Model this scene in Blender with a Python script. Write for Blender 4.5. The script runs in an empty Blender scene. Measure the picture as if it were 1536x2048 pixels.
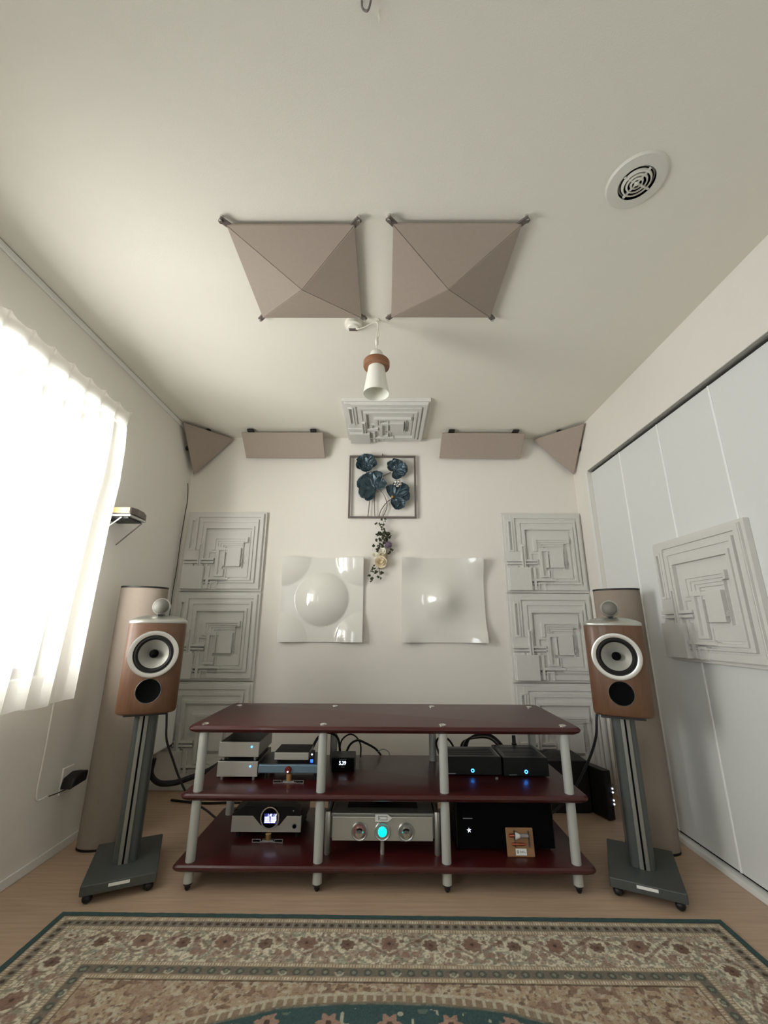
import bpy, bmesh, math, random
import numpy as np
from mathutils import Vector, Matrix, noise
PI = math.pi
C = bpy.context.scene.collection
S = bpy.context.scene

# ------------------------------------------------------------------ camera
F_PX = 825.48
cam_d = bpy.data.cameras.new('camera'); cam = bpy.data.objects.new('camera', cam_d); C.objects.link(cam)
cam_d.sensor_fit = 'VERTICAL'; cam_d.sensor_height = 36.0; cam_d.lens = F_PX / 2048 * 36.0
cam_d.clip_start = 0.02
_r = Vector((0.99998433, 0.00275313, 0.00487469)); _u = Vector((-0.00395456, -0.26897113, 0.96314012)); _f = Vector((-0.0039628, 0.96314431, 0.26895602))
cam.matrix_world = Matrix(((_r.x, _u.x, -_f.x, 0), (_r.y, _u.y, -_f.y, 0), (_r.z, _u.z, -_f.z, 0.988), (0, 0, 0, 1)))
S.camera = cam

# ------------------------------------------------------------------ light
w = bpy.data.worlds.new('world'); S.world = w; w.use_nodes = True
w.node_tree.nodes['Background'].inputs[0].default_value = (0.80, 0.90, 1.0, 1)
w.node_tree.nodes['Background'].inputs[1].default_value = 1.0
def area(name, loc, rot, sx, sy, power, col):
    d = bpy.data.lights.new(name, 'AREA'); d.shape = 'RECTANGLE'; d.size = sx; d.size_y = sy; d.energy = power; d.color = col
    o = bpy.data.objects.new(name, d); o.location = loc; o.rotation_euler = rot; C.objects.link(o); return o
# daylight outside the left window; second lamp is fill through an added unseen window
area('daylight_side_window', (-2.45, 0.62, 1.08), (0, -PI/2-0.24, 0.70), 1.9, 1.5, 200, (1.0, 0.978, 0.94))
area('fill_light_unseen_window', (-1.85, -1.15, 1.45), (0, -PI/2, 0), 1.3, 1.6, 34, (0.92, 0.97, 1.0))
S.view_settings.view_transform = 'Standard'; S.view_settings.look = 'None'; S.view_settings.gamma = 1.0
S.view_settings.use_curve_mapping = False; S.view_settings.exposure = 0.64
S.cycles.max_bounces = 12; S.cycles.diffuse_bounces = 8; S.cycles.transparent_max_bounces = 12

# ------------------------------------------------------------------ materials
def lin(c):
    return tuple(((x/255)/12.92 if x/255 <= 0.04045 else ((x/255+0.055)/1.055)**2.4) for x in c) + (1,)
MATS = {}
def mat(name, rgb, rough=0.5, metal=0.0, vary=0.06, scale=20.0, bump=0.0, bscale=None, coat=0.0, emit=None, estr=1.0, spec=0.5, stretch=None, rgb2=None, alpha=None):
    if name in MATS: return MATS[name]
    m = bpy.data.materials.new(name); m.use_nodes = True; nt = m.node_tree; N = nt.nodes; L = nt.links
    b = N['Principled BSDF']; b.inputs['Roughness'].default_value = rough; b.inputs['Metallic'].default_value = metal
    b.inputs['Coat Weight'].default_value = coat; b.inputs['Coat Roughness'].default_value = 0.08
    b.inputs['Specular IOR Level'].default_value = spec
    tc = N.new('ShaderNodeTexCoord'); mp = N.new('ShaderNodeMapping'); L.new(tc.outputs['Object'], mp.inputs[0])
    if stretch: mp.inputs['Scale'].default_value = stretch
    nz = N.new('ShaderNodeTexNoise'); nz.inputs['Scale'].default_value = scale; nz.inputs['Detail'].default_value = 4; L.new(mp.outputs[0], nz.inputs['Vector'])
    mx = N.new('ShaderNodeMix'); mx.data_type = 'RGBA'; L.new(nz.outputs['Fac'], mx.inputs['Factor'])
    a = lin(rgb); c2 = lin(rgb2) if rgb2 else tuple(min(1, x*(1+vary)) for x in a[:3])+(1,)
    mx.inputs['A'].default_value = tuple(x*(1-vary) for x in a[:3])+(1,); mx.inputs['B'].default_value = c2
    L.new(mx.outputs['Result'], b.inputs['Base Color'])
    if bump:
        n2 = N.new('ShaderNodeTexNoise'); n2.inputs['Scale'].default_value = bscale or scale*8; n2.inputs['Detail'].default_value = 3; L.new(mp.outputs[0], n2.inputs['Vector'])
        bp = N.new('ShaderNodeBump'); bp.inputs['Strength'].default_value = bump; bp.inputs['Distance'].default_value = 0.002
        L.new(n2.outputs['Fac'], bp.inputs['Height']); L.new(bp.outputs[0], b.inputs['Normal'])
    if emit:
        b.inputs['Emission Color'].default_value = lin(emit); b.inputs['Emission Strength'].default_value = estr
    MATS[name] = m; return m

M_wall = mat('wall_paper', (228, 225, 218), 0.9, vary=0.015, bump=0.25, bscale=350, spec=0.2)
M_ceil = mat('ceiling_paper', (228, 226, 216), 0.9, vary=0.015, bump=0.25, bscale=350, spec=0.2)
M_white = mat('white_paint', (228, 229, 226), 0.55, vary=0.01)
M_door = mat('door_laminate', (222, 225, 224), 0.5, vary=0.012)
M_edgelit = mat('edge_highlight_white', (244, 246, 245), 0.3, vary=0.0)  # paler than the door laminate, for light painted on the leaf edges
M_alu = mat('rail_aluminium', (150, 150, 146), 0.4, 0.6)
M_black = mat('black_plastic', (14, 14, 15), 0.5, vary=0.1)
M_blackm = mat('black_metal', (20, 22, 24), 0.38, 0.3, vary=0.1, bump=0.1, bscale=600)
M_rubber = mat('black_rubber', (10, 10, 10), 0.7)
M_silver = mat('brushed_silver', (205, 203, 196), 0.38, 0.75, vary=0.04, scale=60, stretch=(1, 20, 20))
M_silver2 = mat('satin_silver', (190, 190, 184), 0.35, 0.85, vary=0.04)
M_chrome = mat('chrome', (215, 215, 212), 0.15, 1.0, vary=0.02)
M_grey = mat('stand_grey', (84, 88, 86), 0.5, 0.35, vary=0.05, bump=0.1, bscale=500)
M_greyl = mat('stand_silver', (150, 150, 144), 0.4, 0.6, vary=0.04)
M_greyd = mat('stand_dark_grey', (58, 60, 60), 0.5, 0.3, vary=0.06)
M_post = mat('post_silver', (186, 189, 184), 0.42, 0.25, vary=0.03)
M_cherry = mat('cherry_lacquer', (66, 15, 14), 0.42, vary=0.2, scale=9, coat=0.15, stretch=(1, 8, 1), spec=0.5)
M_walnut = mat('walnut_veneer', (90, 60, 41), 0.48, vary=0.16, scale=14, coat=0.12, stretch=(12, 12, 1.0), rgb2=(116, 82, 57))
M_foam = mat('diffuser_white', (212, 211, 207), 0.85, vary=0.03, bump=0.5, bscale=300, spec=0.2)
M_gloss = mat('gloss_white', (222, 221, 214), 0.08, vary=0.01, coat=0.3)
M_taupe = mat('taupe_fabric', (164, 152, 142), 0.95, vary=0.05, scale=60, bump=0.3, bscale=900, spec=0.1)
M_taupe2 = mat('column_fabric', (150, 139, 128), 0.95, vary=0.05, scale=60, bump=0.3, bscale=900, spec=0.1)
M_seam = mat('dark_seam', (92, 82, 74), 0.9)
M_ring = mat('light_wood', (140, 98, 70), 0.5, vary=0.15, scale=25, stretch=(1, 1, 8))
M_shade = mat('opal_shade', (238, 238, 230), 0.35, vary=0.01)
M_cord = mat('white_cord', (232, 230, 218), 0.5)
M_teal = mat('teal_metal', (22, 58, 76), 0.3, 0.45, vary=0.5, scale=28, bump=0.8, bscale=90, rgb2=(78, 96, 104))
M_iron = mat('dark_iron', (112, 104, 100), 0.45, 0.4, vary=0.1)
M_gold = mat('bronze_gold', (190, 150, 100), 0.35, 0.7, vary=0.1)
M_leaf = mat('dry_leaf', (58, 62, 40), 0.8, vary=0.4, scale=60)
M_cream = mat('cream_petal', (226, 214, 188), 0.8, vary=0.08, scale=50)
M_petalw = mat('white_petal', (238, 236, 222), 0.8, vary=0.05, scale=50)
M_purple = mat('purple_petal', (120, 104, 124), 0.85, vary=0.25, scale=120)
M_straw = mat('straw_wrap', (180, 166, 134), 0.85, vary=0.2, scale=90, bump=0.8, bscale=300)
M_blue = mat('steel_blue', (112, 136, 152), 0.35, 0.4, vary=0.06)
M_red = mat('red_knob', (120, 30, 28), 0.3, 0.3)
M_board = mat('card_wood', (150, 112, 76), 0.6, vary=0.2, scale=40, stretch=(1, 6, 6))
M_copper = mat('copper', (190, 110, 90), 0.25, 0.9)
M_label = mat('label_white', (232, 234, 230), 0.6, vary=0.01)
M_ink = mat('label_ink', (50, 54, 60), 0.7)
M_inkg = mat('label_ink_grey', (140, 146, 148), 0.7)
M_cone = mat('cone_silver', (168, 168, 160), 0.45, 0.35, vary=0.06, scale=160, bump=0.1)
M_satin = mat('satin_ring', (212, 212, 208), 0.26, 0.8, vary=.02)
M_dark = mat('pure_dark', (6, 6, 7), 0.85, spec=0.1)
M_mesh = mat('grille_mesh', (126, 124, 118), 0.45, 0.6, vary=0.25, scale=900, bump=0.6, bscale=900)
M_ledb = mat('led_blue', (60, 150, 255), emit=(50, 140, 255), estr=7)
M_ledi = mat('led_indigo', (50, 90, 255), emit=(30, 80, 255), estr=2.2)
M_ledw = mat('led_white', (240, 245, 255), emit=(220, 230, 255), estr=3)
M_cyan = mat('dial_cyan', (0, 225, 235), emit=(0, 225, 235), estr=1.1)
M_glow = mat('display_blue', (60, 60, 150), emit=(44, 42, 110), estr=.7)
M_digit = mat('digit_white', (225, 235, 255), emit=(225, 235, 255), estr=1.3)
M_socket = mat('socket_plate', (190, 188, 180), 0.5)
M_glassb = mat('clear_plastic', (150, 140, 140), 0.15, vary=0.1)
M_pink = mat('dial_rose', (160, 120, 116), 0.3, 0.6)

def floor_mat():
    m = bpy.data.materials.new('floor_laminate'); m.use_nodes = True; nt = m.node_tree; N = nt.nodes; L = nt.links; b = N['Principled BSDF']
    tc = N.new('ShaderNodeTexCoord'); mp = N.new('ShaderNodeMapping'); mp.inputs['Scale'].default_value = (1, 14, 1); L.new(tc.outputs['Object'], mp.inputs[0])
    nz = N.new('ShaderNodeTexNoise'); nz.inputs['Scale'].default_value = 5; nz.inputs['Detail'].default_value = 6; L.new(mp.outputs[0], nz.inputs[0])
    cr = N.new('ShaderNodeValToRGB'); cr.color_ramp.elements[0].color = lin((176, 150, 126)); cr.color_ramp.elements[1].color = lin((194, 168, 144))
    cr.color_ramp.elements[0].position = .3; cr.color_ramp.elements[1].position = .7
    L.new(nz.outputs['Fac'], cr.inputs[0]); L.new(cr.outputs[0], b.inputs['Base Color']); b.inputs['Roughness'].default_value = 0.45
    return m
M_floor = floor_mat()
def curtain_mat():
    m = bpy.data.materials.new('sheer_curtain'); m.use_nodes = True; nt = m.node_tree; N = nt.nodes; L = nt.links
    N.remove(N['Principled BSDF']); out = N['Material Output']
    d = N.new('ShaderNodeBsdfDiffuse'); t = N.new('ShaderNodeBsdfTranslucent'); mx = N.new('ShaderNodeMixShader'); mx.inputs[0].default_value = 0.56
    tr = N.new('ShaderNodeBsdfTransparent'); mx2 = N.new('ShaderNodeMixShader'); mx2.inputs[0].default_value = 0.48
    tc = N.new('ShaderNodeTexCoord'); wv = N.new('ShaderNodeTexNoise'); wv.inputs['Scale'].default_value = 220; L.new(tc.outputs['Object'], wv.inputs[0])
    c = N.new('ShaderNodeMix'); c.data_type = 'RGBA'; c.inputs['A'].default_value = (0.86, 0.85, 0.79, 1); c.inputs['B'].default_value = (0.93, 0.92, 0.87, 1)
    L.new(wv.outputs['Fac'], c.inputs['Factor']); L.new(c.outputs['Result'], d.inputs[0]); L.new(c.outputs['Result'], t.inputs[0])
    L.new(d.outputs[0], mx.inputs[1]); L.new(t.outputs[0], mx.inputs[2]); L.new(mx.outputs[0], mx2.inputs[1]); L.new(tr.outputs[0], mx2.inputs[2]); L.new(mx2.outputs[0], out.inputs[0])
    return m
M_curtain = curtain_mat()
def pane_mat():
    m = bpy.data.materials.new('window_glass'); m.use_nodes = True; nt = m.node_tree; N = nt.nodes; L = nt.links
    N.remove(N['Principled BSDF']); out = N['Material Output']; t = N.new('ShaderNodeBsdfTransparent'); g = N.new('ShaderNodeBsdfGlossy'); g.inputs['Roughness'].default_value = 0.02
    mx = N.new('ShaderNodeMixShader'); mx.inputs[0].default_value = 0.06; L.new(t.outputs[0], mx.inputs[1]); L.new(g.outputs[0], mx.inputs[2]); L.new(mx.outputs[0], out.inputs[0]); return m
M_pane = pane_mat()

# ------------------------------------------------------------------ mesh helpers
class MB:
    def __init__(s): s.b = bmesh.new()
    def _add(s, verts, faces):
        vs = [s.b.verts.new(v) for v in verts]
        for f in faces:
            try: s.b.faces.new([vs[i] for i in f])
            except ValueError: pass
        return vs
    def box(s, x0, x1, y0, y1, z0, z1, M=None):
        v = [Vector((x, y, z)) for z in (z0, z1) for y in (y0, y1) for x in (x0, x1)]
        if M is not None: v = [M @ a for a in v]
        s._add(v, [(0, 2, 3, 1), (4, 5, 7, 6), (0, 1, 5, 4), (2, 6, 7, 3), (0, 4, 6, 2), (1, 3, 7, 5)]); return s
    def prism(s, poly, z0, z1, M=None, inset=0):
        n = len(poly); v = [Vector((x, y, z0)) for x, y in poly] + [Vector((x, y, z1)) for x, y in poly]
        if M is not None: v = [M @ a for a in v]
        s._add(v, [tuple(range(n))[::-1], tuple(range(n, 2*n))] + [(i, (i+1) % n, n+(i+1) % n, n+i) for i in range(n)]); return s
    def rings(s, rings, closed_u=True, cap0=True, cap1=True):
        n = len(rings[0]); v = [p for r in rings for p in r]; f = []
        for k in range(len(rings)-1):
            for i in range(n if closed_u else n-1):
                j = (i+1) % n; f.append((k*n+i, k*n+j, (k+1)*n+j, (k+1)*n+i))
        if cap0: f.append(tuple(range(n))[::-1])
        if cap1: f.append(tuple((len(rings)-1)*n+i for i in range(n)))
        s._add(v, f); return s
    def cyl(s, p0, p1, r0, r1=None, seg=20, cap0=True, cap1=True):
        r1 = r0 if r1 is None else r1; p0 = Vector(p0); p1 = Vector(p1); d = (p1-p0).normalized()
        a = d.orthogonal().normalized(); b = d.cross(a)
        R = [[p + (a*math.cos(2*PI*i/seg)+b*math.sin(2*PI*i/seg))*r for i in range(seg)] for p, r in ((p0, r0), (p1, r1))]
        return s.rings(R, True, cap0, cap1)
    def lathe(s, prof, seg=32, M=None, cap0=True, cap1=True):
        R = []
        for r, z in prof:
            ring = [Vector((r*math.cos(2*PI*i/seg), r*math.sin(2*PI*i/seg), z)) for i in range(seg)]
            if M is not None: ring = [M @ q for q in ring]
            R.append(ring)
        return s.rings(R, True, cap0, cap1)
    def tube(s, pts, r, seg=8, sub=6):
        P = [Vector(p) for p in pts]
        if len(P) > 2 and sub > 1:
            Q = []
            for i in range(len(P)-1):
                p0 = P[max(i-1, 0)]; p1 = P[i]; p2 = P[i+1]; p3 = P[min(i+2, len(P)-1)]
                for k in range(sub):
                    t = k/sub; Q.append(0.5*((2*p1)+(p2-p0)*t+(2*p0-5*p1+4*p2-p3)*t*t+(3*p1-p0-3*p2+p3)*t**3))
            Q.append(P[-1]); P = Q
        d = (P[1]-P[0]).normalized(); a = d.orthogonal().normalized(); R = []
        for i, p in enumerate(P):
            d = (P[min(i+1, len(P)-1)]-P[max(i-1, 0)]).normalized(); a = (a-d*a.dot(d)).normalized(); b = d.cross(a)
            rr = r(i/(len(P)-1)) if callable(r) else r
            R.append([p+(a*math.cos(2*PI*k/seg)+b*math.sin(2*PI*k/seg))*rr for k in range(seg)])
        return s.rings(R)
    def ball(s, c, r, seg=16, ry=None, rz=None):
        c = Vector(c); ry = ry or r; rz = rz or r; R = []
        for k in range(seg//2+1):
            th = PI*k/(seg//2); th = min(max(th, 0.02), PI-0.02)
            R.append([c+Vector((r*math.sin(th)*math.cos(2*PI*i/seg), ry*math.sin(th)*math.sin(2*PI*i/seg), -rz*math.cos(th))) for i in range(seg)])
        return s.rings(R)
    def sheet(s, fn, nu, nv):
        v = [Vector(fn(i/nu, j/nv)) for j in range(nv+1) for i in range(nu+1)]
        s._add(v, [(j*(nu+1)+i, j*(nu+1)+i+1, (j+1)*(nu+1)+i+1, (j+1)*(nu+1)+i) for j in range(nv) for i in range(nu)]); return s
    def build(s, name, m, parent=None, smooth=False, bevel=0, seg=2, ang=0.6, loc=None, solid=0):
        bmesh.ops.recalc_face_normals(s.b, faces=s.b.faces)
        me = bpy.data.meshes.new(name); s.b.to_mesh(me); s.b.free()
        me.materials.append(m)
        if smooth:
            me.polygons.foreach_set('use_smooth', [True]*len(me.polygons)); me.set_sharp_from_angle(angle=smooth if isinstance(smooth, float) else 0.7)
        o = bpy.data.objects.new(name, me); C.objects.link(o)
        if parent: o.parent = parent
        if loc: o.location = loc
        if solid:
            md = o.modifiers.new('solid', 'SOLIDIFY'); md.thickness = solid
        if bevel:
            md = o.modifiers.new('bevel', 'BEVEL'); md.width = bevel; md.segments = seg; md.limit_method = 'ANGLE'; md.angle_limit = ang
        return o
def tag(o, label=None, cat=None, group=None, kind=None):
    if label: o['label'] = label
    if cat: o['category'] = cat
    if group: o['group'] = group
    if kind: o['kind'] = kind
    return o
def thing(name, label, cat, loc=(0, 0, 0), rotz=0, group=None, rot=None):
    o = bpy.data.objects.new(name, None); C.objects.link(o); o.location = loc; o.rotation_euler = rot or (0, 0, rotz); o.empty_display_size = 0.05
    return tag(o, label, cat, group)
def struct(o): o['kind'] = 'structure'; return o
def copy_tree(o, parent=None):
    c = o.copy(); C.objects.link(c); c.parent = parent
    for ch in o.children: copy_tree(ch, c)
    return c
def text_mesh(name, body, size, m, parent, loc, rot=(PI/2, 0, 0), depth=0.0006, sx=1.0, shear=0.0):
    cu = bpy.data.curves.new(name, 'FONT'); cu.body = body; cu.size = size; cu.extrude = depth; cu.align_x = 'CENTER'; cu.align_y = 'CENTER'; cu.shear = shear; cu.offset = size*0.012
    t = bpy.data.objects.new(name+'_src', cu); C.objects.link(t)
    dg = bpy.context.evaluated_depsgraph_get(); me = bpy.data.meshes.new_from_object(t.evaluated_get(dg)); bpy.data.objects.remove(t); bpy.data.curves.remove(cu)
    me.materials.clear(); me.materials.append(m); o = bpy.data.objects.new(name, me); C.objects.link(o); o.parent = parent; o.location = loc; o.rotation_euler = rot; o.scale = (sx, 1, 1); return o
RX90 = Matrix.Rotation(PI/2, 4, 'X')      # lathe axis z -> -y
def Mf(x, y, z): return Matrix.Translation((x, y, z)) @ RX90    # local +z of a lathe points to -y (towards the viewer)

# ------------------------------------------------------------------ the room
XL, XR, YB, YN, H = -1.480, 1.426, 2.95, -2.3, 2.41
T = 0.12
struct(MB().box(XL-T, XR+T+0.5, YN-T, YB+T, -0.1, 0).build('floor', M_floor))
struct(MB().box(XL-T, XR+T+0.5, YN-T, YB+T, H, H+0.1).build('ceiling', M_ceil))
struct(MB().box(XL-T, XR+T+0.5, YB, YB+T, 0, H).build('wall_back', M_wall))
# left wall with its window opening
WY0, WY1, WZ0, WZ1 = 0.82, 1.93, 0.775, 2.02
lw = MB(); V0, V1 = -1.95, -0.35  # second opening, added out of view to let fill light in
lw.box(XL-T, XL, YN, V0, 0, H); lw.box(XL-T, XL, V1, WY0, 0, H); lw.box(XL-T, XL, V0, V1, 0, WZ0); lw.box(XL-T, XL, V0, V1, WZ1, H); lw.box(XL-T, XL, WY1, YB, 0, H); lw.box(XL-T, XL, WY0, WY1, 0, WZ0); lw.box(XL-T, XL, WY0, WY1, WZ1, H)
struct(lw.build('wall_left', M_wall))
# near wall behind the camera
struct(MB().box(XL, XR+0.5, YN-T, YN, 0, H).build('wall_near', M_wall))
# right wall: jamb, lintel and closet
JY, DY0 = 2.742, -1.30
rw = MB(); rw.box(XR, XR+T, JY, YB, 0, H); rw.box(XR, XR+T, YN, JY, 2.062, H); rw.box(XR, XR+T, YN, DY0, 0, 2.062); rw.box(XR+0.09, XR+0.12, DY0, JY, 0, 2.062)
struct(rw.build('wall_right', M_wall))
struct(MB().box(XR+0.006, XR+0.06, DY0, JY, 2.053, 2.062).build('trim_1', M_alu))
struct(MB().box(XR-0.004, XR+0.06, DY0, JY, 0.0, 0.024).build('trim_2', M_white, bevel=0.002))
struct(MB().box(XR+0.040, XR+0.088, DY0, JY, 2.0445, 2.0525).build('gap_shade_top', M_dark))  # dark strip put in for the shade in the gap above the doors
struct(MB().box(XR+0.034, XR+0.088, DY0, JY, 0.0245, 0.0335).build('gap_shade_bottom', M_dark))  # dark strip standing for the shaded gap under the doors
# left cornice
struct(MB().box(XL, XL+0.012, YN, YB, H-0.032, H-0.004).build('trim_3', M_white, bevel=0.004, seg=3))
# wall line of the jamb
struct(MB().box(XR-0.006, XR, JY-0.002, JY+0.028, 0.0, 2.05).build('trim_4', M_white, bevel=0.002))
# baseboards
struct(MB().box(XL, XL+0.008, YN, YB, 0, 0.038).build('baseboard_left', M_white, bevel=0.003))
struct(MB().box(XL, XR, YB-0.008, YB, 0, 0.038).build('baseboard_back', M_white, bevel=0.003))
# closet doors: bifold leaves
y = JY-0.002; k = 1
while y > DY0+0.1:
    y0 = y-0.3615
    d = MB().box(XR+0.024, XR+0.050, y0, y, 0.034, 2.044).build('door_%d' % k, M_door, bevel=0.0045, seg=3); struct(d)
    g = MB().box(XR+0.0215, XR+0.048, y0-0.0052, y0+0.0045, 0.034, 2.044).build('edge_highlight', M_edgelit, d, bevel=.002)  # bright strip put in for the light that the leaf edges catch
    if k == 4:
        h = MB(); h.box(XR+0.016, XR+0.024, y0+0.230, y0+0.292, 0.985, 1.045); h.build('handle_plate', M_socket, d, bevel=0.004)
        h = MB(); h.box(XR+0.0145, XR+0.0165, y0+0.268, y0+0.286, 0.99, 1.04); h.build('handle_recess', M_dark, d)
    y -= 0.3665; k += 1
# windows
def window(name, x0, x1, y0, y1, z0, z1, axis):
    if axis == 'x':
        f = MB(); f.box(x0, x1, y0, y1, z0, z0+.04); f.box(x0, x1, y0, y1, z1-.04, z1); f.box(x0, x1, y0, y0+.04, z0+.04, z1-.04); f.box(x0, x1, y1-.04, y1, z0+.04, z1-.04); ym = (y0+y1)/2; f.box(x0, x1, ym-.02, ym+.02, z0+.04, z1-.04)
        o = struct(f.build(name, M_alu)); xm = (x0+x1)/2
        for a, b in ((y0+.04, ym-.02), (ym+.02, y1-.04)): MB().box(xm-.002, xm+.002, a, b, z0+.04, z1-.04).build('pane', M_pane, o)
    else:
        f = MB(); f.box(x0, x1, y0, y1, z0, z0+.04); f.box(x0, x1, y0, y1, z1-.04, z1); f.box(x0, x0+.04, y0, y1, z0+.04, z1-.04); f.box(x1-.04, x1, y0, y1, z0+.04, z1-.04); xm = (x0+x1)/2; f.box(xm-.02, xm+.02, y0, y1, z0+.04, z1-.04)
        o = struct(f.build(name, M_alu)); ym = (y0+y1)/2
        for a, b in ((x0+.04, xm-.02), (xm+.02, x1-.04)): MB().box(a, b, ym-.002, ym+.002, z0+.04, z1-.04).build('pane', M_pane, o)
    return o
window('window_1', XL-0.10, XL-0.05, WY0, WY1, WZ0, WZ1, 'x')
window('added_fill_window', XL-0.10, XL-0.05, V0, V1, WZ0, WZ1, 'x')  # unseen window behind the camera, added for the fill light

# ------------------------------------------------------------------ curtain
cur = thing('sheer_curtain', 'long white sheer pinch-pleat curtain glowing with daylight over the left window', 'curtain', (XL+0.075, 2.03, 0.68))
random.seed(4)
def curtain_pt(u, v):
    # u along the wall, v from hem (0) to heading (1); 22 pleats
    s = 1-v; zt = v*1.42; t = u*14.8
    Y = -(u*1.60)*(1+0.10*s) - 0.05*s
    ph = t % 1.0; kk = int(t); Y += 0.027*min(1, s*7)*math.sin(2*PI*t)
    asym = ph + 0.13*math.sin(2*PI*ph)*s
    fold = (abs(math.sin(PI*asym)))**(0.8)
    A = 0.012+0.040*min(1, s*3.5)
    Y -= 0.045*min(1, s*2.2)
    wob = 0.010*s*math.sin(t*2.1+1.3)+0.004*noise.noise(Vector((t*1.7, v*2.2, 0.3)))
    x = fold*A+wob
    if v > 0.945:   # heading above the pinch: opens again with little tips
        q = (v-0.945)/0.055; x = 0.012*fold+0.016*q*(1-fold)**3+wob; zt += 0.018*q*max(0, 1-3*min(ph, 1-ph))
    zt += (0.006*math.sin(t*3.3))*(s**8)
    return (x, Y, zt)
cs = MB().sheet(lambda u, v: curtain_pt(u, v), 620, 60); cs.build('cloth', M_curtain, cur, smooth=1.3)
MB().box(-0.03, -0.012, -1.60, 0.0, 1.35, 1.375).build('curtain_rail', M_white, cur)

# ------------------------------------------------------------------ stepped diffuser panels (pieces stay one moulded relief)
def relief_mesh():
    R = [  # u0,u1,v0,v1 (v down), height in m
        (0, 1, 0, 1, .026), (.025, .975, .025, .975, .034), (.10, 1-.03, .03, .97, .038),
        (.15, .93, .075, .92, .030), (.17, .91, .105, .90, .041), (.215, .885, .14, .885, .036),
        (.235, .865, .19, .87, .043), (.265, .84, .225, .85, .027), (.29, .82, .25, .83, .032),
        (.36, .80, .335, .66, .046), (.40, .78, .36, .645, .041), (.43, .765, .385, .63, .036), (.46, .75, .41, .62, .031), (.49, .735, .435, .70, .025),
        (.52, .72, .47, .71, .042),
        (.74, .80, .40, .73, .030), (.74, .79, .40, .72, .020), (.30, .56, .50, .88, .038), (.33, .545, .53, .86, .031), (.42, .53, .46, .82, .044), (.455, .52, .50, .80, .033),
        (.50, .72, .70, .735, .022), (.30, .60, .84, .865, .046), (.30, .58, .865, .89, .022),
        (.06, .12, .10, .50, .042), (.075, .105, .12, .48, .030), (.04, .20, .50, .60, .036), (.025, .40, .60, .625, .044), (.025, .40, .625, .64, .024), (.025, .40, .64, .66, .044), (.025, .40, .66, .675, .026),
        (.205, .245, .42, .72, .050), (.215, .235, .44, .70, .042),
        (.33, .36, .70, .97, .044), (.38, .47, .88, .975, .040), (.395, .455, .90, .975, .032),
        (.035, .295, .70, .975, .054),
    ]
    R = [(a, b, c, d, .026+(h-.026)*1.25 if h > .026 else h-.002) for a, b, c, d, h in R]
    us = sorted({a for r in R for a in r[:2]}); vs = sorted({a for r in R for a in r[2:4]})
    hgt = [[0]*(len(us)-1) for _ in range(len(vs)-1)]
    for u0, u1, v0, v1, h in R:
        for j in range(len(vs)-1):
            for i in range(len(us)-1):
                if us[i] >= u0-1e-6 and us[i+1] <= u1+1e-6 and vs[j] >= v0-1e-6 and vs[j+1] <= v1+1e-6: hgt[j][i] = h
    W = 0.575; verts = {}; vl = []; fl = []
    def vid(u, v, h):
        k = (round(u, 4), round(v, 4), round(h, 4))
        if k not in verts: verts[k] = len(vl); vl.append(((u-.5)*W, -h, (.5-v)*W))
        return verts[k]
    nu, nv = len(us)-1, len(vs)-1
    def hh(j, i): return hgt[j][i] if 0 <= j < nv and 0 <= i < nu else 0
    for j in range(nv):
        for i in range(nu):
            h = hgt[j][i]; fl.append([vid(us[i], vs[j], h), vid(us[i+1], vs[j], h), vid(us[i+1], vs[j+1], h), vid(us[i], vs[j+1], h)])
    for j in range(nv):
        for i in range(nu+1):
            a, b = hh(j, i-1), hh(j, i)
            if abs(a-b) > 1e-6: fl.append([vid(us[i], vs[j], a), vid(us[i], vs[j+1], a), vid(us[i], vs[j+1], b), vid(us[i], vs[j], b)])
    for j in range(nv+1):
        for i in range(nu):
            a, b = hh(j-1, i), hh(j, i)
            if abs(a-b) > 1e-6: fl.append([vid(us[i], vs[j], a), vid(us[i], vs[j], b), vid(us[i+1], vs[j], b), vid(us[i+1], vs[j], a)])
    me = bpy.data.meshes.new('diffuser_panel'); me.from_pydata(vl, [], fl); b = bmesh.new(); b.from_mesh(me)
    bmesh.ops.dissolve_limit(b, angle_limit=0.01, verts=b.verts, edges=b.edges)
    bmesh.ops.recalc_face_normals(b, faces=b.faces); b.to_mesh(me); b.free(); me.materials.append(M_foam); return me
rel = relief_mesh()
def diffuser(loc, rot, label, group=None):
    o = bpy.data.objects.new('diffuser_panel', rel); C.objects.link(o); o.location = loc; o.rotation_euler = rot
    md = o.modifiers.new('bevel', 'BEVEL'); md.width = 0.0022; md.segments = 2; md.limit_method = 'ANGLE'; md.angle_limit = 0.7
    return tag(o, label, 'wall panel', group)
G = 'stepped relief diffuser panels'
for i, nm in enumerate(('topmost', 'middle', 'lowest')):
    diffuser((-1.158, YB-0.001, 1.512-0.582*i), (0, 0, 0), 'off-white stepped relief sound panel on the back wall, %s of the left column' % nm, G)
    diffuser((1.135, YB-0.001, 1.512-0.582*i), (0, 0, 0), 'off-white stepped relief sound panel on the back wall, %s of the right column' % nm, G)
diffuser((0.0, 2.645, H-0.001), (PI/2, 0, 0), 'off-white stepped relief sound panel fixed flat to the ceiling above the flower art', G)
diffuser((XR+0.023, 1.886, 1.130), (0, 0, -PI/2), 'off-white stepped relief sound panel on the white closet doors at right', G)

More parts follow.
